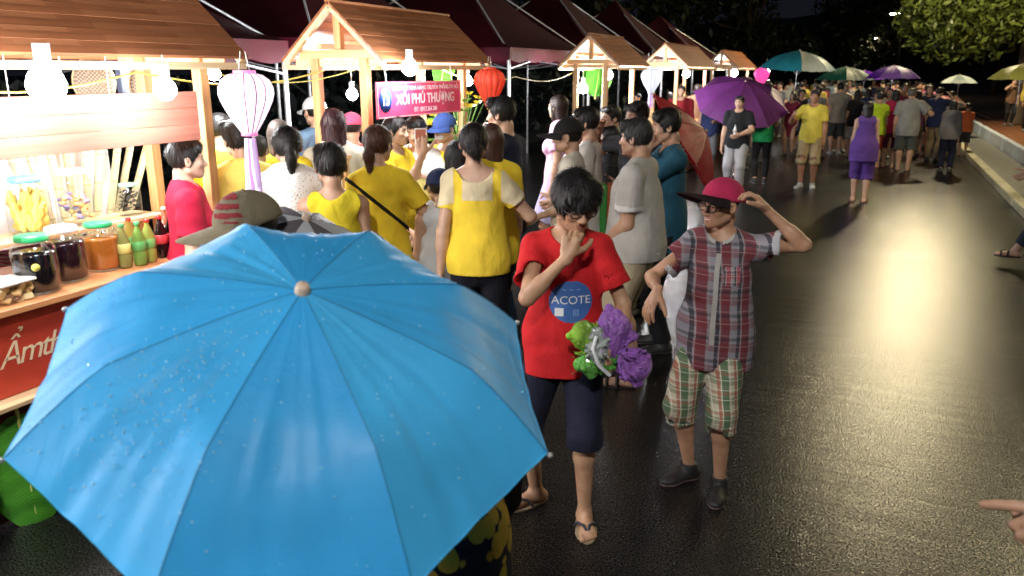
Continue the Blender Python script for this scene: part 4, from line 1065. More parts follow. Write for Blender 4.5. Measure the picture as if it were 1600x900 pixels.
# hats woven of bamboo hung behind the bulb
for (u_, lb) in (((-4.300, 3.488, 1.934), 'woven oval bamboo tray hanging above the long signboard'), ((-4.300, 3.887, 1.913), 'second woven tray, half hidden by the stall post')):
    t = thing('woven_tray', lb, 'tray', u_, 0, 'woven trays above the signboard')
    t.rotation_euler = (0, 0, rad(-30))
    m, nt, b = newmat('wicker'); ck = nd(nt, 'ShaderNodeTexChecker'); ck.inputs['Scale'].default_value = 90; nt.links.new(coords(nt), ck.inputs['Vector'])
    ck.inputs['Color1'].default_value = (.36, .27, .18, 1); ck.inputs['Color2'].default_value = (.17, .11, .07, 1); nt.links.new(ck.outputs[0], b.inputs['Base Color']); bump(nt, b, ck.outputs[1], .5, .003)
    MB().ball((0, 0, 0), .115, 24, (.22, 1, 1.25)).build('weave', m, t); MB().tube([(0, .115*math.cos(a*.2618), .144*math.sin(a*.2618)) for a in range(25)], .006, 6).build('rim', plain((.6, .42, .24), .5), t)
    MB().tube([(0, 0, .14), (0, 0, .30)], .003, 5).build('cord', plain((.7, .6, .3), .5), t)
# grey duct pipe behind
tag(MB().bar((-4.500, 3.873, 2.048), (-4.500, 3.882, 1.777), .085, .05).build('steel_pole', plain((.35, .42, .62), .35, .3)), 'grey blue metal leg standing between the woven trays', 'pole')
# ------------------------------------------------------------------ umbrellas
def umbrella(hub, axis, R, drop, spin, cols, label, rm=.6, hm=.35, shaft=.75, group=None, trl=.3, nb=8, res=(10, 16), metal=(.5, .5, .52), cap=(.55, .42, .32), rot=None, handle=(.02, .02, .02)):
    t = thing('umbrella', label, 'umbrella', hub, 0, group)
    ax = np.array(axis, float); ax /= np.linalg.norm(ax); e1 = np.cross([0, 1, 0], ax); e1 /= np.linalg.norm(e1); e2 = np.cross(ax, e1)
    M = Matrix(((e1[0], e2[0], ax[0]), (e1[1], e2[1], ax[1]), (e1[2], e2[2], ax[2])))
    t.rotation_euler = M.to_euler()
    def prof(f):
        if f < rm: return -hm*drop*(f/rm)**1.35
        g = (f-rm)/(1-rm); return -hm*drop-(1-hm)*drop*(g*.82+.18*g*g)
    nr, na = res
    for k in range(nb):
        V = []; a0 = spin+k*2*math.pi/nb; a1 = a0+2*math.pi/nb; rg = random.Random(k+7)
        ph = [rg.uniform(0, 6) for _ in range(4)]
        for i in range(nr+1):
            f = i/nr
            for j in range(na+1):
                s = j/na; m = math.sin(math.pi*s)
                x = ((1-s)*math.cos(a0)+s*math.cos(a1)); y = ((1-s)*math.sin(a0)+s*math.sin(a1))
                ff = f*(1-.014*m*f*f); z = prof(f)
                if f < .1: q = f/.1; l = math.hypot(x, y); x = x/l*(1-q)*1+x*q; y = y/l*(1-q)+y*q
                z += m*(-.018*f*R*1.2) + .0026*R*2*m*f*(math.sin(s*19+ph[0]+f*2)+.7*math.sin(s*34+ph[1]-f*3)+.5*math.sin(s*11+f*9+ph[2])+(.55*math.sin(s*71+ph[3]+f*1.5)*math.exp(-((f-.2)/.25)**2)+.5*math.sin(s*53+f*6+ph[0])*math.exp(-((f-rm)/.16)**2)))
                z += -.022*R*m*math.exp(-((f-rm)/.06)**2)
                V.append((x*R*ff, y*R*ff, z))
        F_ = [(i*(na+1)+j, (i+1)*(na+1)+j, (i+1)*(na+1)+j+1, i*(na+1)+j+1) for i in range(nr) for j in range(na)]
        m_ = MB(); m_.add(V, F_, True); p = m_.build('panel', umbfab(cols[k % len(cols)], trl), t)
        hem = [V[nr*(na+1)+j] for j in range(na+1)]
        MB().tube([(q[0], q[1], q[2]-.0015) for q in hem], .0022*R/.5, 5).build('hem', umbfab(mul(cols[k % len(cols)], 1.25), trl), p)
        sm_ = [(math.cos(a0)*R*f, math.sin(a0)*R*f, prof(f)+.0006) for f in [.03+.97*i/14 for i in range(15)]]; MB().tube(sm_, .0011*R/.5, 5).build('seam', umbfab(mul(cols[k % len(cols)], .55), trl), p)
        rib = [(math.cos(a0)*R*f, math.sin(a0)*R*f, prof(f)-.006*R/.5) for f in [i/12 for i in range(13)]]; rib.append((math.cos(a0)*R*1.02, math.sin(a0)*R*1.02, -drop-.006))
        rb = MB().tube(rib, .0028*R/.5, 5).build('rib', plain(metal, .35, .8), t)
        MB().tube([(math.cos(a0)*R*.45, math.sin(a0)*R*.45, prof(.45)-.01), (math.cos(a0)*.02, math.sin(a0)*.02, -drop*1.35)], .0024*R/.5, 5).build('stretcher', plain(metal, .35, .8), rb)
        MB().ball((math.cos(a0)*R*1.015, math.sin(a0)*R*1.015, -drop-.006), .006*R/.5, 6).build('tip', plain(metal, .4, .4), rb)
    MB().tube([(0, 0, -.01), (0, 0, -shaft)], .006, 8).build('shaft', plain(metal, .3, .8), t)
    MB().tube([(0, 0, -shaft), (0, 0, -shaft-.05), (0, 0, -shaft-.12)], [.012, .017, .014], 10).build('handle', plain(handle, .5), t)
    MB().lathe([(.0001, .018), (.010, .017), (.013, .011), (.015, .002), (.015, -.004)], 16).build('ferrule', plain(cap, .45), t)
    return t, M, prof

BLUE = (.045, .41, .84)
ub, UM, uprof = umbrella((-.95, 1.16, 1.60), (.3357, -.2933, 1), .523, .228, -2.091, [BLUE, (.034, .37, .80), (.055, .43, .84), (.040, .39, .82)], 'large bright blue wet umbrella filling the foreground', .666, .315, .62, trl=.18, res=(26, 30))  # slightly different blues put lit and shaded panels into the colour
rg = np.random.RandomState(4); dm = MB()
for i in range(420):
    if i < 250: a = -2.091+.35+rg.normal()*.22; f = .62+.20*rg.normal()
    else: a = rg.uniform(0, 6.283); f = math.sqrt(rg.rand())
    if not .05 < f < .95: continue
    k = math.floor((a+2.091)/(math.pi/4)); s = (a+2.091)/(math.pi/4)-k; a0 = -2.091+k*math.pi/4; a1 = a0+math.pi/4; m = math.sin(math.pi*s)
    x = ((1-s)*math.cos(a0)+s*math.cos(a1)); y = ((1-s)*math.sin(a0)+s*math.sin(a1)); R = .523
    z = uprof(f)+m*(-.018*f*R*1.2)-.022*R*m*math.exp(-((f-.666)/.06)**2)
    dm.ball((x*R*f, y*R*f, z+.001), .0012+.0016*rg.rand(), 6, (1, 1, .7))
tag(dm.build('water_drops', plain((.30, .66, .95), .05, name='water'), ub), kind='stuff')
PUR = (.16, .03, .19)
umbrella((-2.214, 15.115, 1.813), (.22, -.46, .85), .86, .42, .1, [PUR, (.14, .025, .17)], 'plum purple umbrella held behind the man in the black T-shirt', .55, .4, .8, trl=.22)
umbrella((-1.203, 6.364, 1.545), (.81, .25, .54), .48, .20, .42, [(.34, .010, .018)]*7+[(.34, .31, .32)], 'dark red and grey umbrella tipped on its side beside the man in teal', .55, .4, .72, trl=.3)
tl = (.015, .19, .25)
umbrella((-1.404, 15.806, 2.344), (.05, -.05, 1), .66, .31, .2, [tl, tl, tl, tl, tl, tl, (.62, .66, .58), tl], 'teal umbrella with one cream panel held over the crowd', trl=.3)
gr = (.02, .14, .10)
umbrella((-0.826, 21.543, 2.089), (0, 0, 1), .66, .30, .1, [gr, gr, (.20, .26, .2), gr], 'dim green umbrella right of the teal one', trl=.3)
umbrella((0.215, 20.914, 2.113), (0, 0, 1), .60, .28, .3, [(.14, .02, .45), (.35, .16, .62)], 'violet umbrella with paler panels over the middle of the crowd', trl=.3)
umbrella((-0.513, 28.257, 2.000), (0, 0, 1), .60, .26, .3, [(.10, .015, .35)], 'dark violet umbrella half behind the brighter violet one', trl=.3)
umbrella((2.046, 27.212, 1.875), (0, 0, 1), .50, .22, .3, [(.45, .52, .5), (.16, .2, .2)], 'small pale grey umbrella over the right side of the crowd', trl=.3)
umbrella((2.287, 17.459, 2.112), (0, 0, 1), .55, .26, .3, [(.42, .42, .10)], 'pale yellow umbrella cut by the right edge of the frame', trl=.3)
umbrella((1.487, 23.675, 1.369), (0, -.2, 1), .48, .2, .3, [(.42, .03, .04)], 'low red umbrella behind the ponytailed woman', trl=.3)
umbrella((-1.649, 2.056, 1.538), (.40, -.05, 1), .25, .10, .35, [(.40, .42, .46), (.10, .09, .10)], 'silver and dark grey wet umbrella behind the olive cap', trl=.1)

# ------------------------------------------------------------------ goods on the counters
def jar(x, y, z, r, h, label, fill, lid, level=.8, kind='liquid', dot=False, label_g='glass jars on the first counter'):
    t = thing('glass_jar', label, 'jar', (x, y, z), random.Random(label).uniform(0, 6), label_g)
    prof = [(.001, .004), (r*.9, .003), (r, .018), (r*1.0, h*.45), (r*.99, h*.72), (r*.90, h*.82), (r*.70, h*.88), (r*.70, h*.93)]
    MB().lathe(prof, 28).build('glass', glass((.93, .96, .96)), t)
    if kind == 'liquid':
        lp = [(.001, .012), (r*.86, .012), (r*.945, .026), (r*.945, h*level*.8), (r*.94, h*level*.86), (.001, h*level*.86)]
        MB().lathe(lp, 24).build('liquid', plain(fill, .12, name='liquid', var=.05), t)
    elif kind == 'sticks':
        rg = random.Random(5)
        for k in range(26):
            a = k*2.4; rr = r*.68*math.sqrt(rg.random()); p = Vector((rr*math.cos(a), rr*math.sin(a), .02)); q = p+Vector((rg.uniform(-.4, .4)*r, rg.uniform(-.4, .4)*r, h*rg.uniform(.5, .72)))
            m = MB(); n = 9; pts = [p.lerp(q, i/n)+Vector((.006*math.sin(i*2), 0, 0)) for i in range(n+1)]
            m.tube([tuple(v) for v in pts], [r*.17*(1 if i % 2 else .85)*(.6 if i in (0, n) else 1) for i in range(n+1)], 8).build('snack', plain(fill, .6, name='snack', var=.25), t)
    else:
        rg = random.Random(8); cs = fill if isinstance(fill[0], tuple) else [fill]; nn = 46 if kind == 'sweets' else 90
        for q, c in enumerate(cs):
            m = MB()
            for k in range(nn//len(cs)):
                a = rg.uniform(0, 6.28); rr = r*.86*math.sqrt(rg.random()); zz = .03+rg.random()*h*level*.75; s = r*(.15 if kind == 'sweets' else .1)
                M = Matrix.Translation((rr*math.cos(a), rr*math.sin(a), zz)) @ Matrix.Rotation(rg.uniform(0, 3), 4, (rg.random(), rg.random(), 1)); m.bevbox((-s, -s*.7, -s*.5), (s, s*.7, s*.5), s*.2, M)
            tag(m.build('sweets' if kind == 'sweets' else 'dried_herbs', plain(c, .55, name='sweet', var=.2), t), kind='stuff')
    ld = MB().lathe([(.001, h*1.0), (r*.68, h*1.0), (r*.74, h*.985), (r*.75, h*.93), (r*.75, h*.905), (r*.70, h*.90)], 28, flute=.02, nf=20).build('lid', plain(lid, .35, name='plastic'), t)
    if dot:
        o = MB().lathe([(.0001, 0), (.018, 0), (.018, .001), (.0001, .001)], 18).build('sticker', plain((.65, .62, .12), .5), t); t.rotation_euler.z = 0
        d = Vector((-x, -y, 0)).normalized(); o.matrix_local = Matrix.Translation((d.x*r*1.005, d.y*r*1.005, h*.5)) @ Vector((0, 0, 1)).rotation_difference(d).to_matrix().to_4x4()
    return t
GRN = (.02, .36, .12)
jar(-3.50, 2.395, 1.0, .098, .27, 'big jar of black liquid with a green lid and a round yellow sticker', (.008, .006, .008), GRN, .82, dot=True)
jar(-3.57, 2.60, 1.0, .098, .27, 'jar of dark wine-coloured liquid with a clear lid beside the amber jar', (.022, .006, .010), (.7, .75, .8), .84)
jar(-3.60, 2.83, 1.0, .092, .25, 'jar of amber orange liquid with a green lid', (.42, .13, .02), GRN, .80)
jar(-4.0, 2.75, 1.172, .105, .30, 'tall jar of yellow ridged snacks under a blue lid', (.80, .55, .12), (.12, .28, .7), .8, 'sticks')
jar(-4.0, 3.02, 1.172, .095, .31, 'jar of orange and violet wrapped sweets with a cream lid', ((.75, .42, .15), (.3, .25, .5), (.85, .6, .3)), (.85, .78, .5), .6, 'sweets')
jar(-3.98, 3.36, 1.172, .068, .19, 'small jar of dark dried herbs with a pale green lid', (.06, .065, .05), (.25, .6, .4), .8, 'herbs')
def bottle(x, y, z, h, r, label, liquid, capc, band=None, group=None, fill=None, parts=True):
    t = thing('bottle', label, 'bottle', (x, y, z), 0, group)
    b = MB().lathe([(.001, .003), (r*.85, .002), (r, .012), (r, h*.28), (r*.9, h*.36), (r, h*.46), (r*.98, h*.58), (r*.62, h*.76), (r*.34, h*.86), (r*.32, h*.93)], 18, flute=.02, nf=10)
    b.build('body', plain(liquid, .08, name='bottle_liquid', var=.2), t)
    MB().lathe([(.001, h), (r*.36, h*.995), (r*.40, h*.975), (r*.40, h*.925), (r*.34, h*.92)], 14).build('bottle_cap', plain(capc, .4, name='plastic'), t)
    if band: MB().lathe([(r*.935, h*.34), (r*1.02, h*.35), (r*1.02, h*.55), (r*.96, h*.56)], 18).build('label', plain(band, .4, name='paper', var=.3), t)
    return t
k = 0
for (x, y, lq, cp, bd, lb) in ((-3.522, 2.901, (.20, .20, .06), (.1, .5, .15), (.62, .62, .2), 'green tea bottle nearest the amber jar, front of the drinks'), (-3.634, 3.044, (.28, .20, .04), (.55, .03, .03), (.08, .30, .08), 'green labelled drink bottle with a red top, second from the amber jar'),
                        (-3.495, 2.976, (.14, .26, .05), (.12, .55, .2), (.10, .36, .10), 'green drink bottle with leafy label in the middle of the drinks'), (-3.508, 3.051, (.26, .30, .06), (.6, .04, .03), (.16, .42, .12), 'green bottle with a red cap beside the cola'),
                        (-3.533, 3.157, (.012, .004, .004), (.6, .03, .03), (.55, .05, .06), 'cola bottle with a red label, left one of the two'), (-3.531, 3.228, (.012, .004, .004), (.62, .03, .04), (.6, .06, .07), 'cola bottle with a red label, right one of the two'),
                        (-3.734, 3.379, (.3, .1, .05), (.65, .6, .6), (.75, .65, .6), 'pale capped bottle behind the cola bottles')):
    bottle(x, y, 1.0, .235, .036, lb, lq, cp, bd, 'drink bottles on the first counter')
for i in range(10):
    u_, v_ = i//2, i % 2
    bottle(-3.335+v_*.055, 2.375+u_*.085, .60, .215, .034, ['blue capped cola bottle standing on the ledge in front of the red panel, nearest', 'blue capped cola bottle on the ledge, outer row, nearest', 'second blue capped cola bottle from the left against the red panel', 'second blue capped cola bottle in the outer row on the ledge', 'third blue capped cola bottle against the red panel', 'third blue capped bottle in the outer row', 'fourth blue capped bottle against the panel, touching the blue umbrella in view', 'fourth outer blue capped bottle behind the blue umbrella', 'last blue capped bottle against the panel, hidden by the umbrella', 'last outer blue capped bottle hidden by the umbrella'][i],
           (.03, .008, .02), (.03, .08, .5), (.35, .25, .4), 'blue capped bottles on the ledge')
# clear snack boxes, paper, cups, orange tray
def snackbox(x, y, z, w, d, h, rz, label, cols):
    t = thing('snack_box', label, 'box', (x, y, z), rz); MB().bevbox((-w/2, -d/2, 0), (w/2, d/2, h), .008).build('plastic_box', glass((.97, .97, .97), alpha=.3), t)
    rg = random.Random(3)
    for c in cols:
        m = MB()
        for k in range(22):
            M = Matrix.Translation((rg.uniform(-.4, .4)*w, rg.uniform(-.4, .4)*d, rg.uniform(.12, .8)*h)) @ Matrix.Rotation(rg.uniform(0, 3), 4, (1, .5, 1)); m.bevbox((-.02, -.015, -.008), (.02, .015, .008), .004, M)
        tag(m.build('snacks', plain(c, .6, name='snack', var=.2), t), kind='stuff')
    MB().bevbox((-w/2-.004, -d/2-.004, h+.001), (w/2+.004, d/2+.004, h+.014), .004).build('lid', plain((.75, .76, .75), .3, name='plastic'), t)
snackbox(-3.47, 2.23, 1.0, .15, .17, .085, .1, 'clear plastic box of brown nuts and snacks at the left edge of the counter', ((.55, .36, .14), (.3, .17, .1), (.75, .6, .3)))
snackbox(-3.50, 2.05, 1.0, .15, .15, .07, 0, 'snack box with red sweets at the very left of the counter', ((.6, .05, .08), (.7, .5, .2)))
tag(MB().bevbox((-3.83, 2.02, 1.002), (-3.57, 2.30, 1.09), .01).build('paper_stack', plain((.85, .87, .9), .6, name='paper')), 'stack of white paper on the left end of the counter behind the snack box', 'paper stack')
tag(MB().bevbox((-3.72, 3.36, 1.002), (-3.45, 3.60, 1.10), .01).build('orange_carton', plain((.75, .22, .06), .5, name='carton')), 'orange carton at the right end of the first counter, next to the cola', 'carton')
for i in range(6):
    t = thing('paper_cup', 'white paper cup in the %s row on the orange carton, %s' % (('left', 'right')[i//3], ('farthest back', 'middle one', 'nearest the road')[i % 3]), 'cup', (-3.66+.07*(i % 3), 3.42+.1*(i//3), 1.10), 0, 'paper cups on the orange carton')
    MB().lathe([(.001, 0), (.024, 0), (.034, .085), (.0355, .088), (.033, .085), (.022, .004)], 16).build('cup', plain((.85, .80, .78), .5), t)
    MB().lathe([(.0285, .03), (.0312, .055)], 16).build('print', plain((.75, .2, .25), .5), t).scale = (1.01, 1.01, 1)
# sugar cane leaning behind the jars
for i in range(9):
    a = -4.28-.02*(i % 2); y = 3.05+i*.062; ln = .9
    t = thing('sugar_cane', ['peeled cane stick, leftmost of the bundle behind the jars', 'second pale cane stick of the bundle', 'pale cane stick leaning left of the middle', 'cane stick crossing in the middle', 'middle cane stick, slightly greener', 'cane stick right of the middle', 'leaning cane stick above the small herb jar', 'cane stick beside the red shirted woman', 'rightmost cane stick of the bundle'][i], 'cane', (a, y, 1.0), 0, 'peeled cane sticks behind the jars')
    lean = (i-3)*.045
    m = MB(); pts = [(0, lean*k*.2*1.8, k*.17) for k in range(6)]; m.tube(pts, [.021, .022, .0215, .022, .021, .02], 10).build('stalk', wood((.78, .70, .42), 'z'), t)
    for k in (1, 2, 3, 4): MB().lathe([(.0225, -.004), (.0245, 0), (.0225, .004)], 10, (0, lean*k*.2*1.8, k*.17)).build('joint', plain((.5, .4, .2), .6), t)
# pink striped cloth over the back rail and a dark bag
def drape(x, y, z, w, h, m, label, name='cloth', cat='cloth'):
    V = []; n = 16
    for i in range(n+1):
        for j in range(n+1):
            a, b = i/n, j/n; V.append((x+.05*math.sin(a*14+b*3)*(.4+b)+.02*math.sin(b*9), y+(a-.5)*w*(1-.25*math.sin(b*3)), z-b*h+.02*math.sin(a*9)))
    mb = MB(); mb.add(V, [(i*(n+1)+j, i*(n+1)+j+1, (i+1)*(n+1)+j+1, (i+1)*(n+1)+j) for i in range(n) for j in range(n)], True); return tag(mb.build(name, m), label, cat)
def stripes(c1, c2, sc, axis='Z'):
    m, nt, b = newmat('striped'); w = nd(nt, 'ShaderNodeTexWave'); w.bands_direction = axis; w.inputs['Scale'].default_value = sc; w.inputs['Distortion'].default_value = 2.5; nt.links.new(coords(nt), w.inputs['Vector'])
    nt.links.new(ramp(nt, w.outputs['Fac'], [(.45, c1), (.55, c2)]), b.inputs['Base Color']); b.inputs['Roughness'].default_value = .8; return m

# flowers and green leaves at the second stall
rg = random.Random(6); fl = thing('flower_arrangement', 'tall arrangement of yellow and pink flowers at the right post of the second stall', 'flowers', (-3.55, 6.75, 1.0), 0)
MB().lathe([(.001, 0), (.07, 0), (.09, .1), (.06, .2), (.075, .24)], 20).build('vase', plain((.5, .3, .12), .5), fl)
lm = MB(); ym = MB(); pm = MB(); st_ = MB()
for k in range(60):
    a = rg.uniform(0, 6.28); r = .30*math.sqrt(rg.random()); zz = rg.uniform(.3, .80); p = Vector((r*math.cos(a), r*math.sin(a)*1.2, zz)); st_.tube([(0, 0, .2), tuple(p*.6+Vector((0, 0, .1))), tuple(p)], .004, 4)
    tgt = lm if k % 3 == 0 else (ym if zz > .5 else pm)
    for q in range(7):
        b = q*.9; d = Vector((math.cos(b), math.sin(b), .4)).normalized()*rg.uniform(.04, .07); e = d.orthogonal().normalized()*.018
        tgt.add([tuple(p), tuple(p+d*.5+e), tuple(p+d), tuple(p+d*.5-e)], [(0, 1, 2, 3)])
tag(st_.build('stems', plain((.1, .25, .05), .5), fl), kind='stuff'); tag(lm.build('leaves', leafmat((.12, .3, .05)), fl), kind='stuff'); tag(ym.build('yellow_petals', plain((.85, .75, .08), .5), fl), kind='stuff'); tag(pm.build('pink_petals', plain((.8, .25, .35), .5), fl), kind='stuff')
banana_leaf((-4.197, 7.543, 1.807), (rad(70), rad(10), rad(30)), .62, .26, 'yellow-green banana leaf hanging behind the bulb of the second stall')
for i in range(4):
    banana_leaf((-4.238, 12.784, 1.597), (rad(58+i*7), rad(-25+i*12), rad(-40+i*25)), 0.6, .45, ['broad green banana leaf leaning inside the third stall, lowest', 'banana leaf in the third stall crossing behind the left post', 'pale banana leaf in the middle of the third stall', 'top banana leaf under the third stall roof'][i])
# basket shade / bamboo post in front of second stall
bs = thing('wooden_stand', 'wooden rack standing between the boy in yellow and the woman with the black strap', 'stand', (-3.350, 4.736, 1.024), 0); bs.location.z = 0
for a, b in ((-.10, 0), (.10, 0)): MB().bevbox((-.02, a-.02, 0), (.02, a+.02, 1.42), .004).build('leg', wood(POST, 'z'), bs)
for zz in (1.40, 1.0, .6): MB().bevbox((-.018, -.12, zz), (.018, .12, zz+.03), .003).build('rung', wood(POST, 'y'), bs)
# trays of food on the second counter
for i, (x, y, c, lb) in enumerate(((-3.6, 5.5, (.8, .7, .3), 'tray of yellow sticky rice on the second counter, left'), (-3.6, 5.95, (.7, .25, .12), 'tray of orange sticky rice in the middle of the second counter'), (-3.6, 6.35, (.85, .8, .7), 'tray of white sticky rice on the second counter, right'))):
    t = thing('food_tray', lb, 'tray', (x, y, 1.0), 0, 'trays of sticky rice'); MB().lathe([(.001, 0), (.15, 0), (.19, .05), (.195, .05), (.155, -.0), (.001, .005)], 24).build('bowl', plain((.6, .6, .62), .3, .6), t)
    MB().ball((0, 0, .03), .155, 18, (1, 1, .4)).build('rice', plain(c, .7, name='rice', var=.3), t)
# purple bouquet in plastic, held by the boy in red
def plastic(c, name='plastic_wrap'):
    m, nt, b = newmat(name); v = coords(nt); nt.links.new(ramp(nt, noise(nt, 14, 4, v), [(.3, mul(c, .55)), (.7, mul(c, 1.3))]), b.inputs['Base Color']); b.inputs['Roughness'].default_value = .16; b.inputs['Coat Weight'].default_value = .6
    bump(nt, b, noise(nt, 30, 4, v, .6, 2.5), .9, .02); return m
def crumple(c, r, sc, seed, amp=.22, h=.0035, neck=None):
    F = Field(np.array(c)-max(r*max(sc)*1.5, .05), np.array(c)+max(r*max(sc)*1.5, .05), h); F.ell(c, np.array(sc)*r*.88, k=.01)
    rg = np.random.RandomState(seed)
    if neck is not None: F.cone(np.array(c), np.array(neck), r*.75, .02, .03)
    for i in range(4):
        d = rg.normal(size=3); d /= np.linalg.norm(d); p = np.array(c)+d*np.array(sc)*r*.85; F.ell(p, np.array([r*.38, r*.3, r*.34])*rg.uniform(.7, 1.1), k=.012)
    nk_ = np.array(neck if neck is not None else c, float)
    for i in range(26):
        d = rg.normal(size=3); d /= np.linalg.norm(d); e = np.array(c)+d*np.array(sc)*r*rg.uniform(1.0, 1.22); m_ = nk_*.35+e*.65+d*r*.28
        F.cone(nk_, m_, .010, .009, .007); F.cone(m_, e, .009, .004, .007)
    F.wrinkle(amp*r*.3, 2.2/r, seed); F.ridge(.008, 60, seed, (1, .8, .35)); return F
def bag_bundle(loc, rz):
    t = thing('plastic_bag', 'crumpled purple, green and white plastic bags held against the red shirt', 'plastic bag', loc, rz)
    link('purple_bag', crumple((-.025, .0, .065), .092, (.95, .75, 1.25), 1, neck=(-.01, .02, -.06)).mesh('p'), plastic((.40, .16, .62)), t)
    link('purple_bag', crumple((-.12, .015, -.085), .078, (1.15, .75, 1.15), 2, neck=(-.04, .02, -.01)).mesh('p'), plastic((.38, .15, .60)), t)
    link('green_bag', crumple((.10, .01, .045), .064, (1.0, .7, 1.2), 3, neck=(.04, .03, .0)).mesh('p'), plastic((.25, .50, .04)), t)
    link('green_bag', crumple((.06, .015, -.075), .066, (1.5, .7, .85), 4, neck=(.02, .02, -.02)).mesh('p'), plastic((.10, .38, .05)), t)
    link('white_bag', crumple((.04, .05, .0), .062, (.85, .5, 1.45), 5).mesh('p'), plastic((.40, .44, .42)), t)
    MB().tube([(.06, .09, .07), (.075, .10, .02), (.05, .10, -.05), (.0, .09, -.10)], .008, 7).build('bag_handle', plain((.75, .78, .8), .3), t)
    return t

# ------------------------------------------------------------------ the people, front to back
YEL = cloth((.90, .66, .04)); 
def plaid(base, a, b, c, sc=1.0, name='plaid'):
    """woven bands of colour running down and across"""
    m, nt, bs_ = newmat(name); v = coords(nt); sp = nd(nt, 'ShaderNodeSeparateXYZ'); nt.links.new(v, sp.inputs[0])
    ang = mathn(nt, 'ADD', sp.outputs[0], mathn(nt, 'MULTIPLY', sp.outputs[1], .6))
    def band(x, per, ph, wd):
        fr_ = mathn(nt, 'FRACT', mathn(nt, 'ADD', mathn(nt, 'MULTIPLY', x, 1/per), ph)); return mathn(nt, 'LESS_THAN', fr_, wd)
    col = base; X = ang; Z = sp.outputs[2]; P = .11*sc
    col = mixc(nt, mathn(nt, 'MULTIPLY', band(X, P, .1, .42), .85), base, a); col = mixc(nt, mathn(nt, 'MULTIPLY', band(Z, P, .3, .38), .5), col, a)
    col = mixc(nt, mathn(nt, 'MULTIPLY', band(X, P, .62, .16), .8), col, b); col = mixc(nt, mathn(nt, 'MULTIPLY', band(Z, P, .8, .14), .55), col, b)
    col = mixc(nt, mathn(nt, 'MULTIPLY', band(X, P*.5, .4, .07), .7), col, c); col = mixc(nt, mathn(nt, 'MULTIPLY', band(Z, P*.5, .15, .07), .6), col, c)
    nt.links.new(col, bs_.inputs['Base Color']); bs_.inputs['Roughness'].default_value = .85; bump(nt, bs_, noise(nt, 14, 4, v), .4, .01); return m
def dotty(base, dot, sc, thr=.25):
    m, nt, b = newmat('print'); vo = nd(nt, 'ShaderNodeTexVoronoi'); vo.inputs['Scale'].default_value = sc; nt.links.new(coords(nt), vo.inputs['Vector'])
    nt.links.new(ramp(nt, vo.outputs['Distance'], [(thr, dot), (thr+.06, base)]), b.inputs['Base Color']); b.inputs['Roughness'].default_value = .85; bump(nt, b, noise(nt, 14, 4, coords(nt)), .4, .01); return m

# boy in red
def redx(J, root):
    m = plain((.05, .14, .42), .6, name='blue_print', var=.15)
    # round print wrapped on the shirt front: cut from the shirt's own surface, a hair proud
    sh = [c for c in root.children if c.name.startswith('shirt')][0]
    me = sh.data; co = np.empty(len(me.vertices)*3, np.float32); me.vertices.foreach_get('co', co); co = co.reshape(-1, 3)
    no = np.empty(len(me.vertices)*3, np.float32); me.vertices.foreach_get('normal', no); no = no.reshape(-1, 3)
    fq = np.empty(len(me.polygons)*4, np.int32); me.polygons.foreach_get('vertices', fq); fq = fq.reshape(-1, 4)
    c0 = J['chest']+np.array([-.0, 0, -.075]); c0x = -.005
    cen = co[fq].mean(1); ok = (np.hypot(cen[:, 0]-c0x, cen[:, 2]-c0[2]) < .092) & (no[fq[:, 0], 1] > .2)
    def patch(ok, off):
        f = fq[ok]; used = np.unique(f); mp = np.zeros(len(co), np.int32); mp[used] = np.arange(len(used)); return npmesh('print', co[used]+no[used]*off, mp[f])
    link('round_print', patch(ok, .0015), m, sh)
    from mathutils.bvhtree import BVHTree
    bv = BVHTree.FromPolygons([tuple(p) for p in co.tolist()], fq.tolist())
    def onshirt(s, size, x, z, mt):
        q = text(s, size, mt, 'lettering', sh, 0); 
        for v in q.data.vertices:
            p = Vector((c0x-x-v.co.x, 1, c0[2]+z+v.co.y)); h_ = bv.ray_cast(p, Vector((0, -1, 0)))
            v.co = (h_[0]+h_[1]*.004) if h_[0] else p
    wt = plain((.8, .82, .85), .6, name='white_print', var=.03)
    onshirt('ACOTE', .050, .0, -.008, wt); onshirt('lacoste', .030, 0, .045, wt) if False else onshirt('~ ~ ~', .034, 0, .045, plain((.35, .5, .8), .6, name='pale_print')); onshirt('\u25a0', .05, -.05, -.062, wt); onshirt('|||', .034, .02, -.055, plain((.35, .5, .8), .6, name='pale_print'))
r0, J0 = person(-1.16, 3.17, 1.56, -2.65, 'boy in a red T-shirt with a round blue print, hand at his mouth', 'c', (.52, .31, .19), ('mop', (.010, .008, .009)),
    top=('tee', cloth((.58, .018, .022)), dict(hem=.455, flare=.02, sleeve=.68, neck=.045, aline=.012)), bot=('shorts', cloth((.012, .014, .032)), 1.10, .026), shoe=('flipflop', (.34, .26, .16), (.03, .03, .045)), gl=True, res=.0045,
    wide=.95, rh=(.03, .22, 1.275), rp=(1.0, -.15, -1), lh=(-.20, .24, .87), lp=(-.8, -.7, -.3), headk=1.12, hp=.28, hy=.32, lean=.04,
    rf=(.075, -.055, .042, 62), lf=(-.055, .075, .042, 4), extras=redx,
    rhand=dict(d=(-.25, -.25, .9), n=(-.3, -.9, 0), th=(-1, .2, .3), curl=1.25, tcurl=.9), lhand=dict(d=(.75, .45, -.1), n=(.4, -.9, .1), th=(0, 0, 1), curl=.7))
bp = toworld(r0, (-.14, .235, .90)); bag_bundle(bp, r0.rotation_euler.z)
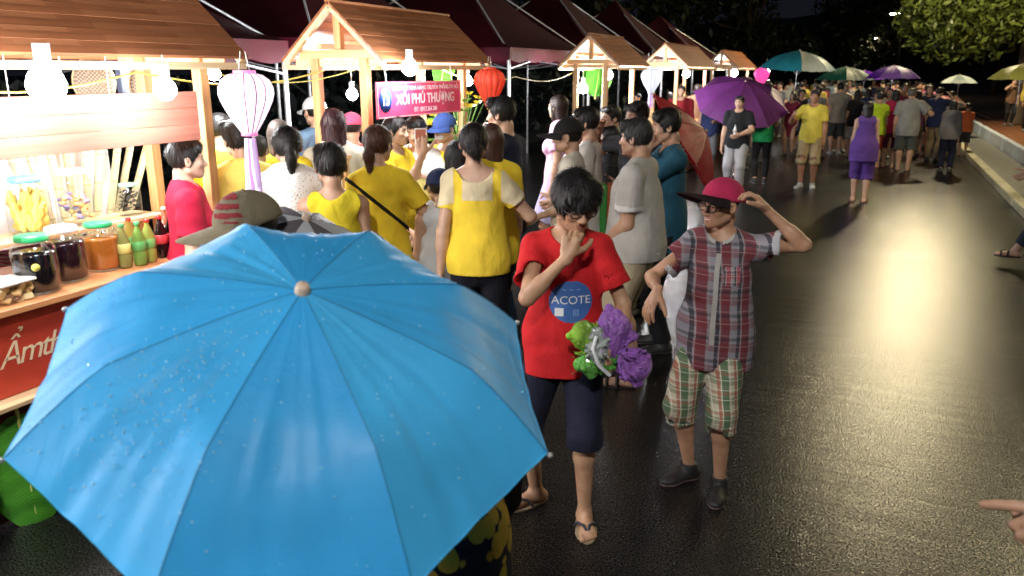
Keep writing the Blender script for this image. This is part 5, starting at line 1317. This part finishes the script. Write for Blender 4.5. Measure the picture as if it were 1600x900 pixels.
# boy in plaid
PLS = plaid((.25, .25, .29), (.16, .010, .018), (.012, .014, .022), (.36, .26, .26), 1.0); PLB = plaid((.48, .45, .33), (.05, .12, .055), (.30, .08, .05), (.75, .72, .6), .8, 'green_plaid')
r1, J1 = person(-0.60, 3.72, 1.49, -3.12, 'boy in a red plaid shirt and plaid shorts holding his pink cap', 'c', (.50, .29, .18), ('short', (.012, .009, .009)),
    top=('polo', PLS, dict(hem=.425, flare=.022, sleeve=.66, o=.018, aline=.014, cuff=cloth((.50, .50, .52)), collarmat=cloth((.50, .48, .44)))), bot=('shorts', PLB, 1.22, .026), shoe=('shoe', (.014, .012, .014), (.16, .10, .09)), gl=True, res=.0045,
    cap=dict(col=(.50, .03, .10), brimcol=(.022, .012, .014), tilt=-.30, brim=1.5), wide=.93, rh=(.235, .24, 1.03), rp=(.9, -.7, -.5), lh=(-.20, .10, 1.41), lp=(-1, .25, .05), headk=1.10, hy=-.62, hp=.04, smile=.8,
    rf=(.055, .0, .042, 38), lf=(-.055, .06, .042, 0), lhand=dict(d=(.55, .10, .62), n=(.6, .2, -.6), th=(.0, 1, .3), curl=.75, tcurl=.5), rhand=dict(d=(.3, .55, -.75), n=(-.4, -.4, -.5), th=(-.8, .3, 0), curl=.35, spread=.12))
ps = [c for c in r1.children if c.name.startswith('polo_shirt')][0]; gx = plain((.42, .40, .38), .8, name='placket', var=.1)
patch(ps, lambda c, n: (np.abs(c[:, 0]+.004) < .011) & (n[:, 1] > .4) & (c[:, 2] < J1['neck'][2]-.05) & (c[:, 2] > J1['pel'][2]-.02), .0025, gx, 'placket')
patch(ps, lambda c, n: (np.abs(c[:, 0]+.068) < .036) & (n[:, 1] > .2) & (np.abs(c[:, 2]-J1['chest'][2]-.015) < .042), .003, plaid((.34, .33, .36), (.40, .05, .07), (.02, .02, .03), (.6, .5, .5), .5, 'pocket_print'), 'pocket')
patch(ps, lambda c, n: (np.linalg.norm((c-J1['neck']-np.array([0, .005, .012]))*np.array([1, 1, 1.5]), axis=1) < .088) & ~((np.abs(c[:, 0]) < .014) & (c[:, 1] > 0)), .006, cloth((.50, .48, .44)), 'collar_fold')
for k in range(5): MB().ball((-.004, float(J1['chest'][1])+.098, J1['chest'][2]+.05-.07*k), .0045, 6).build('shirt_button', plain((.6, .6, .6), .4), ps)
# man in grey polo
person(-1.32, 4.87, 1.70, 1.59, 'stout man in a light grey polo shirt, khaki shorts and sandals turned towards the stalls', 'm', (.48, .28, .18), ('short', (.030, .028, .028)),
    top=('polo', cloth((.46, .44, .40)), dict(hem=.50, sleeve=.68, flare=.018, belly=.22, cuff=cloth((.66, .64, .61)), collarmat=cloth((.66, .64, .61)))), bot=('shorts', cloth((.46, .38, .25)), 1.04, .026), shoe=('sandal', (.03, .025, .02), (.03, .025, .025)), res=.006, wide=1.05,
    lh=(-.10, .19, .92), lp=(-.4, -1, -.3), rh=(.03, .22, .90), rp=(.6, -.8, -.2), hy=-.1)
person(-1.30, 5.61, 1.73, 2.01, 'man in a dark teal T-shirt pressing his hand and a phone to his face', 'm', SK_M, ('short', BLK), top=('tee', cloth((.018, .085, .135)), dict(hem=.44, sleeve=.72, flare=.02)), bot=('pants', cloth((.010, .010, .013)), 1.95, .014), shoe=('shoe', (.015, .015, .015), (.05, .05, .05)), res=.006,
    lh=(-.055, .17, 1.47), lp=(-.5, .3, -1), rh=(.10, .22, 1.40), rp=(.8, 0, -1), lhand=dict(d=(.25, -.1, .8), n=(.9, -.3, 0), th=(0, -1, .2), curl=.7), hp=.1, wide=1.03)
# group at the stalls
person(-4.67, 3.11, 1.59, -2.68, 'stall keeper in a pink and white striped top at the left edge behind the jars', 'f', SK_L, ('bob', BLK), top=('long', stripes((.75, .12, .22), (.85, .6, .65), 14), dict(hem=.48)), bot=('pants', cloth((.04, .06, .10))), shoe=('shoe', (.02, .02, .02)), res=.008, rh=(.15, .3, 1.1))
def strap_(nx, nz, off=0, c=(.01, .01, .01)): return (np.array([nx, 0, nz]), off, c)
person(-2.66, 4.01, 1.68, 0.79, 'woman with a brown ponytail, yellow T-shirt and a black strap across her back', 'f', SK_L, ('pony', (.075, .028, .018)), top=('tee', YEL, dict(hem=.49, sleeve=.64, flare=.018, strap=strap_(.66, .75, .0))), bot=('pants', cloth((.012, .014, .028))), shoe=('shoe', (.02, .02, .02)), res=.006, wide=.95, hy=-.75,
    rh=(.27, .20, .98), rp=(.8, -1, -.3))
person(-2.06, 4.12, 1.70, 0.41, 'woman with a low black bun in a yellow top and black trousers', 'f', SK_L, ('bun', (.014, .010, .010)), top=('tee', cloth((.88, .63, .05)), dict(hem=.50, sleeve=.55, flare=.012, neck=.066)), bot=('pants', cloth((.012, .012, .02))), shoe=('shoe', (.02, .02, .02)), res=.006, wide=.96, lean=.03, side=-.04,
    rh=(.20, .30, 1.20), rp=(.9, -1, -.6), lh=(-.235, -.02, .78), extras=lambda J, r: patch([c for c in r.children if c.name.startswith('shirt')][0], lambda c, n: (c[:, 2] > J['chest'][2]+.055-.25*np.maximum(np.abs(c[:, 0])-.06, 0)) & (np.abs(c[:, 0]) < .30) & ((np.abs(c[:, 0]) < .085) | (np.abs(c[:, 0]) > .135)), .002, cloth((.78, .66, .42)), 'sheer_yoke'))
person(-2.46, 5.36, 1.80, 1.51, 'tall man in a navy jacket and blue jeans looking towards the sign', 'm', SK_L, ('short', BLK), top=('coat', cloth((.012, .018, .045)), dict(hem=.46, flare=.010)), bot=('pants', cloth((.05, .085, .17)), 1.92, .016), shoe=('shoe', (.02, .02, .02)), res=.007, lh=(-.12, .28, 1.10), rh=(.12, .28, 1.1), hy=.1)
person(-2.20, 4.60, 1.67, 0.97, 'woman with long brown hair standing just behind the woman with the low bun', 'f', SK_L, ('long', (.06, .022, .012)), top=('tee', YEL), bot=('pants', cloth((.02, .02, .03))), shoe=('shoe', (.02, .02, .02)), res=.010)
person(-2.40, 4.29, 1.37, 0.77, 'child in a navy cap and white tank top in front of the counter', 'c', SK_L, ('short', BLK), top=('tank', cloth((.72, .74, .78)), dict(hem=.42)), bot=('shorts', cloth((.3, .32, .35))), shoe=('sandal', (.1, .1, .1), (.1, .1, .1)), cap=dict(col=(.012, .020, .065)), res=.0065, headk=1.15, lh=(-.17, .10, .62))
person(-2.67, 3.57, 1.58, 0.71, 'boy with cropped black hair in a yellow sleeveless shirt seen from behind', 'c', SK_M, ('short', (.010, .008, .008)), top=('tank', cloth((.76, .60, .03)), dict(hem=.42, aline=.02)), bot=('shorts', cloth((.05, .05, .07))), shoe=('sandal', (.1, .1, .1), (.1, .1, .1)), res=.006, headk=1.12)
person(-2.98, 3.60, 1.69, 0.83, 'woman with black hair clipped up in a white blouse speckled with tiny flowers', 'f', SK_L, ('pony', (.012, .010, .010)), top=('tee', dotty((.80, .78, .74), (.25, .20, .16), 75, .22), dict(hem=.47, sleeve=.5, flare=.03)), bot=('pants', cloth((.04, .04, .05))), shoe=('shoe', (.02, .02, .02)), res=.007, wide=1.15)
person(-3.51, 3.80, 1.69, 1.10, 'woman in yellow with a thin black strap standing behind the lantern tassel', 'f', SK_L, ('short', BLK), top=('tee', cloth((.86, .70, .16)), dict(strap=strap_(-.7, .7, .02))), bot=('pants', cloth((.03, .03, .04))), shoe=('shoe', (.02, .02, .02)), res=.008)
person(-4.12, 4.29, 1.70, 0.85, 'person in yellow half hidden by the front post of the nearest stall', 'm', SK_L, ('short', BLK), top=('tee', YEL), bot=('pants', cloth((.03, .03, .04))), shoe=('shoe', (.02, .02, .02)), res=.009)
person(-3.69, 4.38, 1.67, 0.61, 'woman with a wavy brown-grey bob behind the speckled blouse', 'f', SK_L, ('bob', (.10, .075, .065)), top=('tee', YEL), bot=('pants', cloth((.03, .03, .04))), shoe=('shoe', (.02, .02, .02)), res=.009)
person(-3.70, 4.15, 1.58, 0.55, 'person with dark hair in a lilac top between the tassel and the grey-haired woman', 'f', SK_L, ('short', BLK), top=('tee', cloth((.45, .42, .62))), bot=('pants', cloth((.03, .03, .04))), shoe=('shoe', (.02, .02, .02)), res=.009)
person(-4.33, 5.62, 1.76, 1.18, 'man in a white cap and blue shirt behind the left post of the second stall', 'm', SK_L, ('short', BLK), top=('tee', cloth((.10, .19, .30))), bot=('pants', cloth((.03, .03, .04))), shoe=('shoe', (.02, .02, .02)), cap=dict(col=(.7, .7, .7)), res=.010)
person(-3.46, 4.69, 1.73, 0.85, 'woman with auburn hair in a cream shirt at the left post of the second stall', 'f', SK_L, ('bob', (.045, .012, .015)), top=('long', cloth((.82, .78, .66))), bot=('pants', cloth((.03, .03, .04))), shoe=('shoe', (.02, .02, .02)), res=.008, wide=1.1, rh=(.2, .3, 1.1))
person(-3.82, 5.41, 1.65, 0.79, 'person in a pink cap behind the front post of the second stall', 'f', SK_L, ('short', BLK), top=('tee', cloth((.5, .1, .12))), bot=('pants', cloth((.03, .03, .04))), shoe=('shoe', (.02, .02, .02)), cap=dict(col=(.78, .12, .25)), res=.010)
person(-3.40, 3.24, 1.63, -0.67, 'stall keeper in a crimson T-shirt facing right behind the nearest counter', 'f', SK_L, ('short', BLK), top=('tee', cloth((.48, .012, .045)), dict(hem=.48, flare=.02)), bot=('pants', cloth((.03, .03, .04))), shoe=('shoe', (.02, .02, .02)), res=.007, wide=1.1, hy=0)
person(-3.30, 5.20, 1.66, -1.53, 'seller in a yellow T-shirt under the left half of the pink sign', 'f', SK_L, ('pony', BLK), top=('tee', YEL, dict(sleeve=.5)), bot=('pants', cloth((.03, .03, .04))), shoe=('shoe', (.02, .02, .02)), res=.008, rh=(.14, .36, 1.12), lh=(-.1, .36, 1.1))
person(-3.34, 5.62, 1.64, -2.95, 'woman seller in white with a green apron working behind the second counter', 'f', SK_L, ('short', BLK), top=('tee', cloth((.78, .76, .74))), bot=('skirt', cloth((.03, .14, .07)), 1.2), shoe=('shoe', (.02, .02, .02)), res=.008, rh=(.16, .34, 1.1), lh=(-.14, .32, 1.2), hp=.25)
person(-3.13, 5.72, 1.65, 2.94, 'seller in a blue cap, white mask and yellow shirt behind the second counter', 'm', SK_L, ('short', BLK), top=('tee', YEL), bot=('pants', cloth((.03, .03, .04))), shoe=('shoe', (.02, .02, .02)), cap=dict(col=(.04, .08, .25)), res=.008, rh=(.14, .34, 1.15), hp=.1,
    extras=lambda J, r: MB().ball(tuple(J['head']+J['RH'] @ np.array([0, .27, -.22])*J['S']), .17*J['S'], 12, (1.25, .9, 1.05)).build('face_mask', cloth((.7, .75, .85)), r))
# raised hand with a phone filming the food
def phone(J, root):
    pass
ph_r, ph_J = person(-2.35, 4.43, 1.57, 0.66, 'short woman raising a white phone to film the food', 'f', SK_L, ('bob', BLK), top=('tee', cloth((.7, .6, .2))), bot=('pants', cloth((.03, .03, .04))), shoe=('shoe', (.02, .02, .02)), res=.008, lh=(-.18, .36, 1.46), lp=(-1, 0, -1), lhand=dict(d=(0, .1, 1), n=(.2, 1, 0), th=(1, 0, 0), curl=.6))
pp = toworld(ph_r, ph_J['wrL']+np.array([.0, .035, .10]))
t = thing('phone', 'white phone with a lit screen held up to film the food', 'phone', pp, ph_r.rotation_euler.z)
MB().bevbox((-.038, -.004, -.075), (.038, .004, .075), .003).build('case', plain((.8, .8, .8), .4), t)
MB().bevbox((-.034, -.0065, -.066), (.034, -.0045, .066), .0005).build('screen', emit((.25, .08, .05), .8), t)

# middle group
person(-2.84, 7.49, 1.76, 1.76, 'young woman with long dark hair in a pale pink top', 'f', SK_L, ('long', (.03, .015, .012)), top=('tee', cloth((.82, .50, .72)), dict(o=.02, hem=.42)), bot=('skirt', cloth((.5, .45, .7))), shoe=('sandal', (.1, .1, .1), (.1, .1, .1)), res=.009, hy=-.5)
person(-2.02, 5.56, 1.62, 1.83, 'boy in a black cap and cream shirt looking towards the stalls', 'c', SK_L, ('short', BLK), top=('tee', cloth((.78, .72, .60)), dict(hem=.42, flare=.02, o=.02)), bot=('pants', cloth((.5, .48, .42)), 1.9, .02), shoe=('shoe', (.1, .1, .1)), cap=dict(col=(.014, .013, .013)), res=.007, headk=1.1, lh=(-.1, .24, .95))
person(-2.03, 5.99, 1.71, 1.76, 'man with short black hair in a white T-shirt behind the boy in the black cap', 'm', SK_M, ('short', BLK), top=('tee', cloth((.74, .70, .62)), dict(hem=.44)), bot=('pants', cloth((.40, .38, .34)), 1.9, .02), shoe=('shoe', (.1, .1, .1)), res=.007, lh=(-.1, .25, 1.0))
cr, cJ = person(-2.19, 7.13, 1.68, 2.39, 'photographer raising a large black camera among the crowd', 'm', SK_M, ('short', BLK), top=('tee', cloth((.05, .05, .06))), bot=('pants', cloth((.02, .02, .03))), shoe=('shoe', (.02, .02, .02)), res=.009, rh=(.14, .22, 1.50), rp=(1, 0, -1), lh=(-.04, .28, 1.48), lp=(-1, 0, -1))
cp = toworld(cr, cJ['head']+np.array([.0, .22, 0]))
t = thing('camera', 'large black photo camera held up to the photographer\'s eye', 'camera', cp, cr.rotation_euler.z)
MB().bevbox((-.07, -.035, -.05), (.07, .03, .045), .012).build('camera_body', plain((.012, .012, .013), .4), t)
lens = MB(); lens.lathe([(.001, 0), (.036, 0), (.036, .05), (.042, .06), (.042, .13), (.034, .13), (.03, .115), (.001, .11)], 24); o = lens.build('camera_lens', plain((.015, .015, .016), .25), t); o.rotation_euler = (rad(-90), 0, 0); o.location = (0, .03, 0)
MB().bevbox((-.03, -.03, .046), (.03, .02, .075), .008).build('viewfinder', plain((.012, .012, .013), .4), t)
person(-1.76, 6.44, 1.74, 2.54, 'man in a dark shirt with only his face showing above the grey polo man', 'm', SK_D, ('short', BLK), top=('tee', cloth((.03, .03, .035))), bot=('pants', cloth((.02, .02, .03))), shoe=('shoe', (.02, .02, .02)), res=.008, rh=(.25, .2, 1.55), rp=(1, 0, -.6), lh=(-.1, .25, 1.1))
person(-2.04, 6.65, 1.53, 1.52, 'woman in a black top carrying a green and orange striped bag', 'f', SK_M, ('short', BLK), top=('tee', cloth((.02, .02, .022))), bot=('pants', cloth((.02, .02, .03))), shoe=('shoe', (.02, .02, .02)), res=.010)
t = thing('striped_bag', 'tall green and orange striped shopping bag beside the grey polo man', 'bag', (-1.815, 5.980, 0.911), .5)
for i, c in enumerate(((.05, .32, .06), (.50, .14, .05), (.05, .30, .06), (.48, .13, .05))): MB().bevbox((-.11+i*.056, -.06, -.20), (-.056+i*.056, .06, .24), .01).build('stripe', plain(c, .6, name='bag_cloth'), t)
MB().tube([(-.06, 0, .24), (-.05, 0, .38), (.05, 0, .38), (.06, 0, .24)], .007, 6).build('bag_handle', plain((.05, .05, .05), .6), t)
bk, bJ = person(-2.11, 13.94, 1.58, 3.05, 'man in a black T-shirt and light grey trousers holding a small bottle', 'm', SK_L, ('short', BLK), top=('tee', cloth((.014, .016, .020)), dict(hem=.47, sleeve=.7, flare=.02)), bot=('pants', cloth((.36, .36, .38)), 1.95, .020), shoe=('shoe', (.5, .5, .5), (.6, .6, .6)), res=.009, wide=1.1, lh=(-.10, .27, .98), lp=(-1, -.6, -.3), rh=(.24, .04, .76))
bottle(*toworld(bk, bJ['wrL']+np.array([.07, .03, .0])), .16, .026, 'small clear bottle in the hand of the man in black', (.7, .75, .8), (.8, .8, .8), None)
person(-1.86, 15.28, 1.60, 0.26, 'person in a green shirt and black trousers under the purple umbrella', 'f', SK_M, ('short', BLK), top=('tee', cloth((.02, .33, .10))), bot=('pants', cloth((.012, .012, .014))), shoe=('shoe', (.02, .02, .02), (.4, .4, .4)), res=.010, rh=(.12, .28, 1.1))

# people on the open road
SH = ('shoe', (.35, .35, .35), (.6, .6, .6))
yr, _ = person(-1.02, 15.02, 1.66, 3.10, 'man in a yellow polo shirt and khaki shorts walking towards the camera', 'm', (.36, .18, .11), ('short', BLK), top=('polo', cloth((.66, .54, .08)), dict(hem=.47, flare=.02, sleeve=.68)), bot=('shorts', cloth((.36, .27, .15)), 1.04, .024), shoe=SH, res=.010, rh=(.30, .22, 1.25), rp=(.8, -.2, -1), rf=(.06, .06, .042, 15))
person(-0.14, 13.62, 1.53, 0.08, 'woman in a sleeveless purple blouse and matching purple trousers walking away', 'f', SK_L, ('bob', BLK), top=('tank', cloth((.13, .06, .30)), dict(hem=.42, aline=.02, o=.018)), bot=('capri', cloth((.11, .05, .27)), 1.22, .03, .012), shoe=('sandal', (.2, .1, .08), (.2, .1, .08)), res=.010, lf=(-.05, .05, .042, 0))
person(0.58, 18.40, 1.63, 0.00, 'older man in a light grey shirt and dark grey shorts walking away', 'm', SK_M, ('short', (.12, .11, .10)), top=('tee', cloth((.28, .28, .27)), dict(o=.025, hem=.44, sleeve=.75, flare=.025)), bot=('shorts', cloth((.11, .12, .11)), 1.1, .028), shoe=('sandal', (.1, .08, .06), (.1, .08, .06)), res=.011, wide=1.12, rh=(.33, .15, 1.15), rp=(1, -1, -.6))
person(1.36, 18.52, 1.41, -0.00, 'woman with a long black ponytail in a grey top and navy trousers walking away', 'f', SK_M, ('long', BLK), top=('long', cloth((.20, .19, .20)), dict(hem=.47, sleeve=1.7)), bot=('pants', cloth((.015, .018, .04)), 1.9, .02), shoe=('shoe', (.05, .05, .05)), res=.011)
person(-0.89, 21.46, 1.69, 0.15, 'man in a tan grey shirt and dark shorts left of the woman in purple', 'm', SK_M, ('short', BLK), top=('tee', cloth((.25, .23, .20)), dict(hem=.45)), bot=('shorts', cloth((.05, .055, .06)), 1.05, .024), shoe=SH, res=.013)
person(0.01, 18.76, 1.54, 0.21, 'woman in a neon yellow top with red shorts beside the woman in purple', 'f', SK_M, ('short', BLK), top=('tee', cloth((.58, .80, .04)), dict(hem=.45)), bot=('shorts', cloth((.45, .07, .05))), shoe=('sandal', (.2, .1, .08), (.2, .1, .08)), res=.013)
person(0.30, 18.89, 1.61, 0.12, 'person in a deep red and pink outfit just left of the older man in grey', 'f', SK_M, ('bob', BLK), top=('tee', cloth((.42, .02, .08)), dict(hem=.45)), bot=('capri', cloth((.10, .02, .04))), shoe=('sandal', (.2, .1, .08), (.2, .1, .08)), res=.013)
person(1.10, 22.52, 1.64, 2.99, 'woman in a dark sleeveless dress facing the camera right of the older man', 'f', SK_L, ('long', BRN), top=('dress', cloth((.03, .035, .05)), dict(sleeve=.0, hem=.33)), shoe=('sandal', (.1, .08, .06), (.1, .08, .06)), res=.013, rh=(.16, .2, 1.1))
person(1.96, 22.40, 1.21, -0.05, 'child in an orange shirt right of the ponytailed woman', 'c', SK_M, ('short', BLK), top=('tee', cloth((.65, .16, .06))), bot=('shorts', cloth((.05, .05, .06))), shoe=('sandal', (.1, .08, .06), (.1, .08, .06)), res=.013, headk=1.15)
person(-0.49, 20.97, 1.53, -0.08, 'person in black with a white skirt behind the woman in purple', 'f', SK_M, ('long', BLK), top=('tee', cloth((.015, .015, .02))), bot=('skirt', cloth((.45, .45, .46))), shoe=('sandal', (.1, .08, .06), (.1, .08, .06)), res=.014)
person(4.0, 13.0, 1.78, rad(170), 'person in black standing on the orange pavement at the right edge', 'm', SK_D, ('short', BLK), top=('long', cloth((.012, .012, .014))), bot=('pants', cloth((.012, .012, .014))), shoe=('shoe', (.02, .02, .02)), res=.012, z=.247, wide=1.1)
# passer-by striding into the frame at the right edge, only an arm and a leg show
person(1.90, 9.75, 1.6, rad(84), 'woman in dark trousers striding in from the right edge of the frame', 'f', SK_M, ('long', BLK), top=('tee', cloth((.05, .05, .06))), bot=('pants', cloth((.02, .03, .05)), 1.8, .012), shoe=('sandal', (.03, .02, .02), (.03, .02, .02)), res=.009, lf=(-.05, .30, .045, 0), rf=(.05, -.22, .08, 0), lh=(-.14, .42, .98), lp=(0, -1, -.5))
# pointing hand close to the camera at the lower right
person(.92, 1.70, 1.65, rad(93), 'person just outside the right edge whose pointing hand reaches into the corner', 'm', SK_M, ('short', BLK), top=('tee', cloth((.05, .05, .06))), bot=('pants', cloth((.02, .02, .03))), shoe=('shoe', (.02, .02, .02)), res=.005,
    lh=(-.12, .505, 1.22), lp=(-.3, -.6, -1), lhand=dict(d=(.05, 1, -.08), n=(.35, 0, -.9), th=(1, 0, .3), curl=[.1, 1.4, 1.5, 1.5], tcurl=.9))
person(-1.07, 2.16, 1.24, rad(60), 'small child in black between the blue umbrella and the boy in red', 'c', SK_L, ('short', BLK), top=('tee', cloth((.012, .012, .014))), bot=('pants', cloth((.012, .012, .014))), shoe=('shoe', (.02, .02, .02)), res=.007, headk=1.2, lh=(-.1, .25, 1.0))
# holder of the blue umbrella, seen only by the printed skirt and an arm
leafp, nt, b = newmat('leaf_print'); vo = nd(nt, 'ShaderNodeTexVoronoi'); vo.inputs['Scale'].default_value = 21; vo.inputs['Randomness'].default_value = .85
nt.links.new(coords(nt, (1, 1, .72), (0, .5, .3)), vo.inputs['Vector'])
cc = ramp(nt, noise(nt, 7, 2, coords(nt)), [(.35, (.50, .46, .06)), (.55, (.86, .56, .06)), (.75, (.72, .34, .04))])
msk = ramp(nt, mathn(nt, 'ADD', vo.outputs['Distance'], mathn(nt, 'MULTIPLY', noise(nt, 30, 2, coords(nt)), .25)), [(.66, (1, 1, 1)), (.70, (0, 0, 0))])
nt.links.new(mixc(nt, msk, (.010, .014, .035), cc), b.inputs['Base Color']); b.inputs['Roughness'].default_value = .8
uh = ub.location+UM @ Vector((0, 0, -.66))
person(-.98, 1.60, 1.46, rad(200), 'person under the blue umbrella in a dark top and navy shorts printed with yellow leaves', 'f', SK_M, ('bun', BLK), top=('tee', leafp, dict(hem=.42, aline=.03)), bot=('shorts', leafp, 1.0, .045, .02), shoe=('sandal', (.1, .08, .06), (.1, .08, .06)), res=.006,
    rh=(.10, .20, 1.02), rp=(1, -1, -.5), wide=1.1)
person(-1.72, 1.91, 1.62, 2.44, 'man in an olive cap with a red patch behind the blue umbrella', 'm', SK_M, ('short', BLK), top=('tee', cloth((.05, .05, .05))), bot=('pants', cloth((.03, .03, .04))), shoe=('shoe', (.02, .02, .02)), cap=dict(col=(.17, .145, .095), brimcol=(.20, .17, .11)), res=.006, hp=.1,
    extras=lambda J, r: [patch(c, lambda ce, n, q=J['head']+J['RH'] @ np.array([-.26, .22, .40])*J['S']: (np.abs(((ce-q) @ J['RH'])[:, 0]) < .09) & (np.abs(((ce-q) @ J['RH'])[:, 1]) < .035) & (np.abs(((ce-q) @ J['RH'])[:, 2]) < .04) & (np.sin(((ce-q) @ J['RH'])[:, 2]*260) > -.2), .002, cloth((.20, .02, .025)), 'cap_patch') for c in r.children if c.name.startswith('cap')])

# ------------------------------------------------------------------ the distant crowd: a few builds, copied and re-dressed one by one
protos = []
def proto(lbl, **k):
    r, _ = person(0, -60, 1.62, 0, lbl, res=.02, face=False, **k); protos.append(r)
proto('p', sex='m', top=('tee', cloth((.3, .3, .3))), bot=('shorts', cloth((.1, .1, .1)), 1.05, .024), shoe=('shoe', (.1, .1, .1)), rf=(.05, .05, .042, 5))
proto('p', sex='m', top=('long', cloth((.3, .3, .3))), bot=('pants', cloth((.1, .1, .1))), shoe=('shoe', (.1, .1, .1)), lf=(-.05, .07, .042, 5), wide=1.1)
proto('p', sex='f', hair=('long', BLK), top=('tee', cloth((.3, .3, .3))), bot=('pants', cloth((.1, .1, .1))), shoe=('shoe', (.1, .1, .1)), rh=(.12, .25, 1.0))
proto('p', sex='f', hair=('bob', BLK), top=('dress', cloth((.3, .3, .3))), shoe=('shoe', (.1, .1, .1)))
proto('p', sex='m', top=('polo', cloth((.3, .3, .3))), bot=('pants', cloth((.1, .1, .1))), shoe=('shoe', (.1, .1, .1)), rh=(.15, .25, 1.45), rp=(1, 0, -1))
proto('p', sex='f', hair=('pony', BLK), top=('tank', cloth((.3, .3, .3))), bot=('capri', cloth((.1, .1, .1))), shoe=('shoe', (.1, .1, .1)), lh=(-.14, .2, 1.05))
proto('p', sex='m', top=('tee', cloth((.3, .3, .3))), bot=('pants', cloth((.1, .1, .1)), 1.9, .02), shoe=('shoe', (.1, .1, .1)), rf=(.05, .12, .042, 5), lf=(-.05, -.10, .07, -5), lh=(-.17, .14, .8), rh=(.17, -.12, .82), hy=.5)
proto('p', sex='f', hair=('short', BLK), top=('long', cloth((.3, .3, .3))), bot=('skirt', cloth((.1, .1, .1))), shoe=('shoe', (.1, .1, .1)), rh=(.05, .3, 1.1), lh=(-.06, .3, 1.12), hy=-.6)
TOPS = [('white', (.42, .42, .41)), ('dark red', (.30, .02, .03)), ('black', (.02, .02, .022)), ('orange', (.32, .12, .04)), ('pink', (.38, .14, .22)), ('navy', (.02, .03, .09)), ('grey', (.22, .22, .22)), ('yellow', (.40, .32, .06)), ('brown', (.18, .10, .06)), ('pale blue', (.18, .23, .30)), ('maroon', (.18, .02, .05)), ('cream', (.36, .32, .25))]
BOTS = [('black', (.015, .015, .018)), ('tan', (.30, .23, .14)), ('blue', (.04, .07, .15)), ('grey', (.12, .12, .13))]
AREAS = [((-4.2, 1.6), (20, 29), 40, 'mid-crowd'), ((-5.0, 1.8), (29, 44), 40, 'far down the road'), ((3.3, 8.0), (17, 36), 24, 'on the right pavement'), ((-4.6, -2.2), (15.5, 21), 12, 'near the far stalls')]
ci = 0; rg = random.Random(11); used = set(); names = set(); placed = []
for (xr, yr_, cnt, where) in AREAS:
    for i in range(cnt):
        for tr in range(60):
            x = rg.uniform(*xr); y = rg.uniform(*yr_)
            if all((x-a)**2+(y-b)**2 > .36 for a, b in placed) and all((x-p.location.x)**2+(y-p.location.y)**2 > .4 for p in PEOPLE[:-6]) : break
        placed.append((x, y))
        for tr in range(200):
            pi_ = rg.randrange(len(protos)); T_ = rg.choice(TOPS); B_ = rg.choice(BOTS); fa = rg.random() < .45
            kind = ['T-shirt', 'long sleeves', 'blouse', 'dress', 'polo shirt', 'tank top', 'loose tee', 'cardigan'][pi_]; below = ['shorts', 'trousers', 'trousers', '', 'trousers', 'cropped trousers', 'trousers', 'skirt'][pi_]
            lb = '%s %s in %s %s%s, %s' % ('figure', where, T_[0], kind, '' if pi_ == 3 else ' and %s %s' % (B_[0], below), 'facing us' if fa else 'walking away')
            if lb not in names: break
        names.add(lb)
        r = dup(protos[pi_], None, (x, y, .247 if x > 3.2 else 0), rg.uniform(-.5, .5)+(math.pi if fa else 0)); s = rg.uniform(.92, 1.06); r.scale = (s, s, s)
        r['label'] = lb; r['group'] = 'people in the distant crowd'
        for c in r.children:
            nm = c.name.split('.')[0]
            if nm in ('shirt', 'dress', 'polo_shirt', 'tank_top') or nm in ('shorts', 'trousers', 'skirt') or nm == 'body':
                c.material_slots[0].link = 'OBJECT'
                c.material_slots[0].material = cloth(T_[1]) if nm in ('shirt', 'dress', 'polo_shirt', 'tank_top') else (skin(rg.choice((SK_L, SK_M, SK_D))) if nm == 'body' else cloth(B_[1]))
def wipe(o):
    for c in list(o.children): wipe(c)
    bpy.data.objects.remove(o)
for r in protos: wipe(r)
